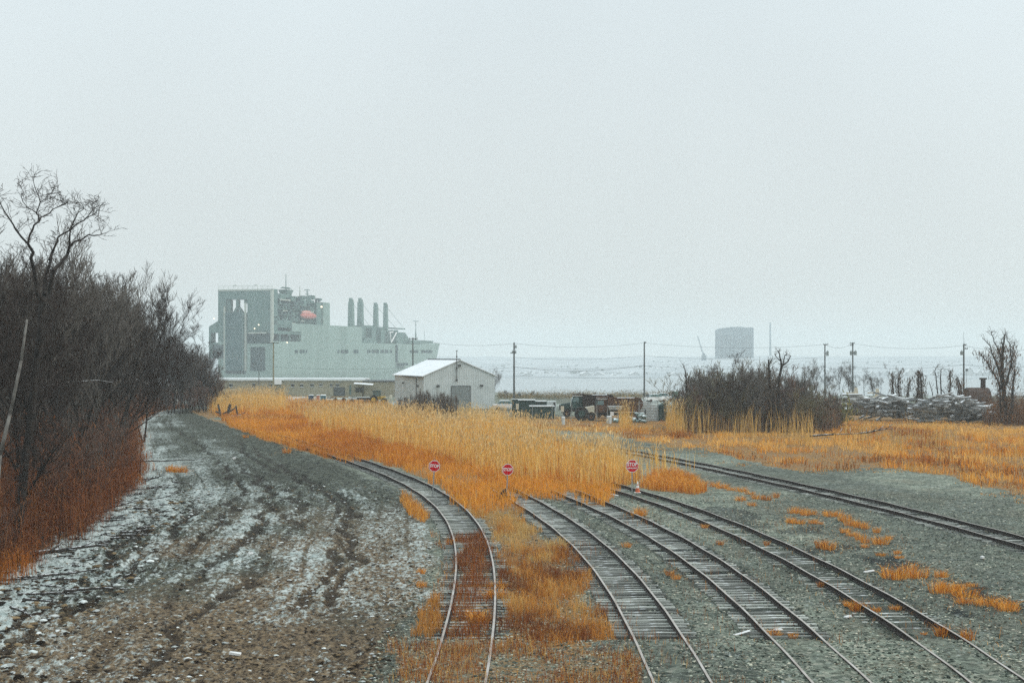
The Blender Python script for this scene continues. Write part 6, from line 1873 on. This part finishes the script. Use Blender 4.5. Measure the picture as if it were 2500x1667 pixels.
# twin cranes
for (xl_, xr_, ytop, jx) in ((849.5, 865, 737, 905), (872, 888, 737, 930), (911, 924, 748, 965), (935.5, 947.5, 748, 985)):
    v_ = 14.0; u0, zb = su(xl_, 798, v_); u1, _ = su(xr_, 798, v_); zc_ = su((xl_ + xr_) / 2, ytop, v_)[1]; um = (u0 + u1) / 2; w_ = (u1 - u0) / 2
    wv_ = (xr_ - xl_) * .5 / F * 900 * 1.02; um = (u0 + u1) / 2; u0, u1, w_ = um - 1.5, um + 1.5, 1.5
    zb = min(zb, topW) - 8
    cr = MB().hexa([(u0 - w_ * .15, v_ - wv_, zb), (u1 + w_ * .2, v_ - wv_, zb), (u1 + w_ * .2, v_ + wv_, zb), (u0 - w_ * .15, v_ + wv_, zb), (u0 + .2, v_ - wv_ * .8, zc_), (u1 - .2, v_ - wv_ * .8, zc_), (u1 - .2, v_ + wv_ * .8, zc_), (u0 + .2, v_ + wv_ * .8, zc_)])
    cr.box(u0 + .3, u0 + w_ * .7, v_ - 1.2, v_ + 1.2, zc_ + .01, zc_ + 2.6).box(u1 - w_ * .5, u1 - .3, v_ - 1.2, v_ + 1.2, zc_ + .01, zc_ + 1.6).box(u0 + w_ * .9, u0 + w_ * 1.2, v_ - .8, v_ + .8, zc_ + .01, zc_ + .9)
    c_ = cr.build('crane', mat('crane_grey', (.15, .235, .205), (.125, .205, .18), rough=.7, scale=.15), SHIP)
    uj, zj = su(jx, 803, v_); m = MB()
    for s in (-1.0, 1.0):
        m.box(um, uj, v_ + s * 1.2 - .25, v_ + s * 1.2 + .25, su(900, 800, v_)[1], su(900, 797, v_)[1])
    for f_ in np.linspace(.2, 1, 7): m.box(um + (uj - um) * f_ - .25, um + (uj - um) * f_ + .25, v_ - 1.2, v_ + 1.2, su(900, 800, v_)[1] + .05, su(900, 797, v_)[1] - .05)
    m.tube((um, v_, zc_ + .5), (uj, v_, zj + 1), .10, .10, 4)
    m.build('jib', m_ship2, c_)
# fore deck structures
m = MB()
for (x0, x1, y0, y1, v_) in ((884, 889, 795, 845, 8), (908, 918, 800, 842, 6), (918, 952, 806, 842, 12), (930, 938, 800, 842, 5), (966, 990, 812, 842, 9), (889, 915, 795, 803, 10), (968, 972, 806, 842, 4), (889, 908, 825, 842, 4)):
    u0, z0_ = su(x0, y1, v_); u1, z1_ = su(x1, y0, v_); m.box(u0, u1, v_, v_ + 6, min(z0_, wD), z1_)
u0, z0_ = su(985, 812, 9); u1, z1_ = su(998, 826, 9); m.hexa([(u0, 9, wD), (u1 + 8, 9, wD), (u1 + 8, 15, wD), (u0, 15, wD), (u0, 9, z0_), (u0 + 6, 9, z0_ - 1), (u0 + 6, 15, z0_ - 1), (u0, 15, z0_)])
m.build('fore_deck_house', m_ship2, SHIP)
m = MB()
for (x0, y0, x1, y1) in ((952, 812, 955, 836), (968, 812, 955, 836), (950, 812, 960, 810)):
    a0, b0 = su(x0, y0, 3); a1, b1 = su(x1, y1, 3); m.tube((a0, 3, b0), (a1, 3, b1), .45, .45, 6)
a0, b0 = su(892, 841, .5); a1, b1 = su(922, 841, .5); 
m.build('mooring_davit', m_white, SHIP)
MB().box(su(886, 840)[0], su(922, 840)[0], .3, .8, wD + .05, wD + 1.6).build('bulwark', m_ship2, SHIP)
m = MB(); u0, z0_ = su(1002, 838, 6)
m.hexa([(u0, 6, wD + .3), (322, 14, wD + 1.2), (322, 20, wD + 1.2), (u0, 27, wD + .3), (u0, 6, wD + 3.2), (326, 14.5, wD + 3.2), (326, 19.5, wD + 3.2), (u0, 27, wD + 3.2)]); m.build('forecastle', m_ship2, SHIP)
mast(1015, 783, 832, .35, [(784, 2.6), (793, .6)], 12, True).build('fore_mast', m_ship2, SHIP)
mast(1036, 805, 832, .18, [], 14).build('whip_mast', m_ship2, SHIP)
# gangway tower on the side
u0, z0_ = su(966, 884, -.2); u1, z1_ = su(970, 842, -.2)
MB().box(u0, u1, -.6, -.02, z0_, z1_).build('gangway', m_ship3, SHIP)
u0, z0_ = su(970, 892, -1); u1, z1_ = su(990, 886, -1); MB().box(u0, u1, -3, -.62, z0_, z1_).build('gangway_landing', m_ship3, SHIP)
# deck lamps that are lit
for (px, yy, v_, s_) in ((785, 749, .6, .65), (633, 793, 0, .45), (623, 802, 0, .4), (701, 836, .0, .42), (524, 778, 0, .45)):
    if px < 660:
        v0, z0_ = sv(px, yy); o = MB().blob((-.8, v0, z0_), (s_, s_, s_ * .8), 8, 5)
    else:
        u0, z0_ = su(px, yy, -.8); o = MB().blob((u0, -.8, z0_), (s_, s_, s_ * .8), 8, 5)
    o.build('deck_lamp', m_lamp, SHIP)
# the lifeboat hangs in its davits: a thing of its own
u0, z0_ = su(752, 769, 0.4)
def ship_w(u, v, z_): return (SX + u * sP - v * cP, SZ + u * cP + v * sP, z_)
LBT = thing('lifeboat', 'salmon red enclosed lifeboat hanging high on the side of the grey ship', 'lifeboat', ship_w(u0, .2, z0_), R(90) - PSI)
wl_ = su(771, 769, .4)[0] - u0
m_lb = mat('faded_orange_hull', (.56, .17, .13), (.48, .14, .11), rough=.6, scale=.4)
m = MB().blob((0, 0, -.5), (wl_, 2.0, 1.9), 14, 8); m.build('hull', m_lb, LBT, smooth=True)
MB().blob((-wl_ * .15, 0, 1.2), (wl_ * .72, 1.7, 1.4), 12, 6).build('canopy', mat('pale_pink_canopy', (.62, .30, .25), (.56, .26, .22), rough=.6, scale=.4), LBT, smooth=True)
MB().box(wl_ * .05, wl_ * .35, -1.9, -1.2, 1.6, 2.2).build('hatch', m_pale, LBT)

# ---------------------------------------------------------------- far things in the haze
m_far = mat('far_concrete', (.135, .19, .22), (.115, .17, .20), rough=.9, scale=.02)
ZB = 1900
B = thing('grain_elevator', 'large blue grey blocky building fading in the haze beyond the river', 'building', (at(1796, 880, ZB)[0], ZB, -12))
k_ = ZB / F
pts = [(-44 * k_, 0), (44 * k_, 0), (44 * k_, 0), (44 * k_, (885 - 809) * k_ + 14), (41 * k_, (885 - 806) * k_ + 14), (-18 * k_, (885 - 806) * k_ + 14), (-20 * k_, (885 - 806.5) * k_ + 14), (-37 * k_, (885 - 808) * k_ + 14), (-44 * k_, (885 - 813) * k_ + 14)]
pts = pts[:2] + pts[3:]
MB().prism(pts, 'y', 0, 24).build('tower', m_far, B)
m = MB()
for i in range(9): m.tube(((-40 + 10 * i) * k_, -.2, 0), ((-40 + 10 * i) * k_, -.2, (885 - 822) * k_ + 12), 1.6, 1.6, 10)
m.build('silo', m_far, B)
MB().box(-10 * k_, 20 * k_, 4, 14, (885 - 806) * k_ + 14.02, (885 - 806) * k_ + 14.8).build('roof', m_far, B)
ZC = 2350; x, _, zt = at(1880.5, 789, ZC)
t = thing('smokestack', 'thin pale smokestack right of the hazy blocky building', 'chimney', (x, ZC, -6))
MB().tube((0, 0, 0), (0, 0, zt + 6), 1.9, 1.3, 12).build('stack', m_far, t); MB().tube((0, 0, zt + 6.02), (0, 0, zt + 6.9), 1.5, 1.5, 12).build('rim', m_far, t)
ZD = 1750; x0, _, z0_ = at(1718, 868, ZD); x1, _, z1_ = at(1703, 820, ZD)
t = thing('harbour_crane', 'faint slanting crane boom left of the hazy blocky building', 'crane', (x0, ZD, 0))
m = MB()
for d_ in (-.7, .7): m.tube((d_, 0, z0_), (x1 - x0 + d_ * .5, 0, z1_), .35, .25, 5)
for i in range(9):
    f0, f1 = i / 9, (i + 1) / 9; a = (x1 - x0); m.tube((-.7 + a * f0, 0, z0_ + (z1_ - z0_) * f0), (.6 + a * f1, 0, z0_ + (z1_ - z0_) * f1), .2, .2, 4)
m.build('boom', m_far, t)
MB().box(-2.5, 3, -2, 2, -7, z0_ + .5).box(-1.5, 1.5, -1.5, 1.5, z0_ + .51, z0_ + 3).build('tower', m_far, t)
m_hw = mat('far_white_house', (.62, .65, .65), (.55, .58, .58), rough=.8, scale=.1)
random.seed(41)
HS = [(2166, 12), (2224, 16), (2278, 10), (2305, 14), (2367, 18), (2392, 12), (2404, 10), (2420, 14), (2445, 10), (2130, 10), (1290, 22), (1432, 26), (1462, 22), (1550, 24), (1648, 22), (1360, 12), (1500, 14)]
for i, (px, w_) in enumerate(HS):
    ZH = 1045 + random.uniform(0, 12); x = (px - CX) / F * ZH; wd_ = w_ / F * ZH / 2; hgt = wd_ * (1.5 if px > 2000 else .55)
    t = thing('white_house' if px > 2000 else 'waterfront_shed', 'small white gabled house on the far bank of the river, right of the rightmost poles' if px > 2000 else 'low snow-covered shed on the far bank between the middle poles', 'house' if px > 2000 else 'shed', (x, ZH, -7.6), random.uniform(-.3, .3), 'white houses on the far bank' if px > 2000 else 'snowy sheds on the far bank')
    MB().prism([(-wd_, 0), (wd_, 0), (wd_, hgt), (0, hgt * 1.75), (-wd_, hgt)], 'y', 0, wd_ * 1.6).build('wall', m_hw, t)
    for s in (-1, 1):
        MB().prism([(s * (wd_ + .3), hgt - .2), (0, hgt * 1.75 + .02), (0, hgt * 1.75 + .35), (s * (wd_ + .3), hgt + .15)], 'y', -.3, wd_ * 1.6 + .3).build('roof', m_snowc, t)
# scattered dark far trees on the bank: one far-off mass
xs = rng.uniform(-700, 700, 2400); ys = 1060 + rng.random(2400) ** 2 * 500
kp = fbm(xs * .012, ys * .02, 3) > .47
P = np.stack([xs, ys], 1)[kp]
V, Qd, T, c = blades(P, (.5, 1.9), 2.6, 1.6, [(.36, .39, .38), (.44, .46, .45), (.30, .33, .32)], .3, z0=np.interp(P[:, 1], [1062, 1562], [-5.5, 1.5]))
tag(np_mesh('far_woods', V, Qd, T, m_ivy, tint=c), 'faint grey woods on the far bank of the river', 'woods', kind='stuff')
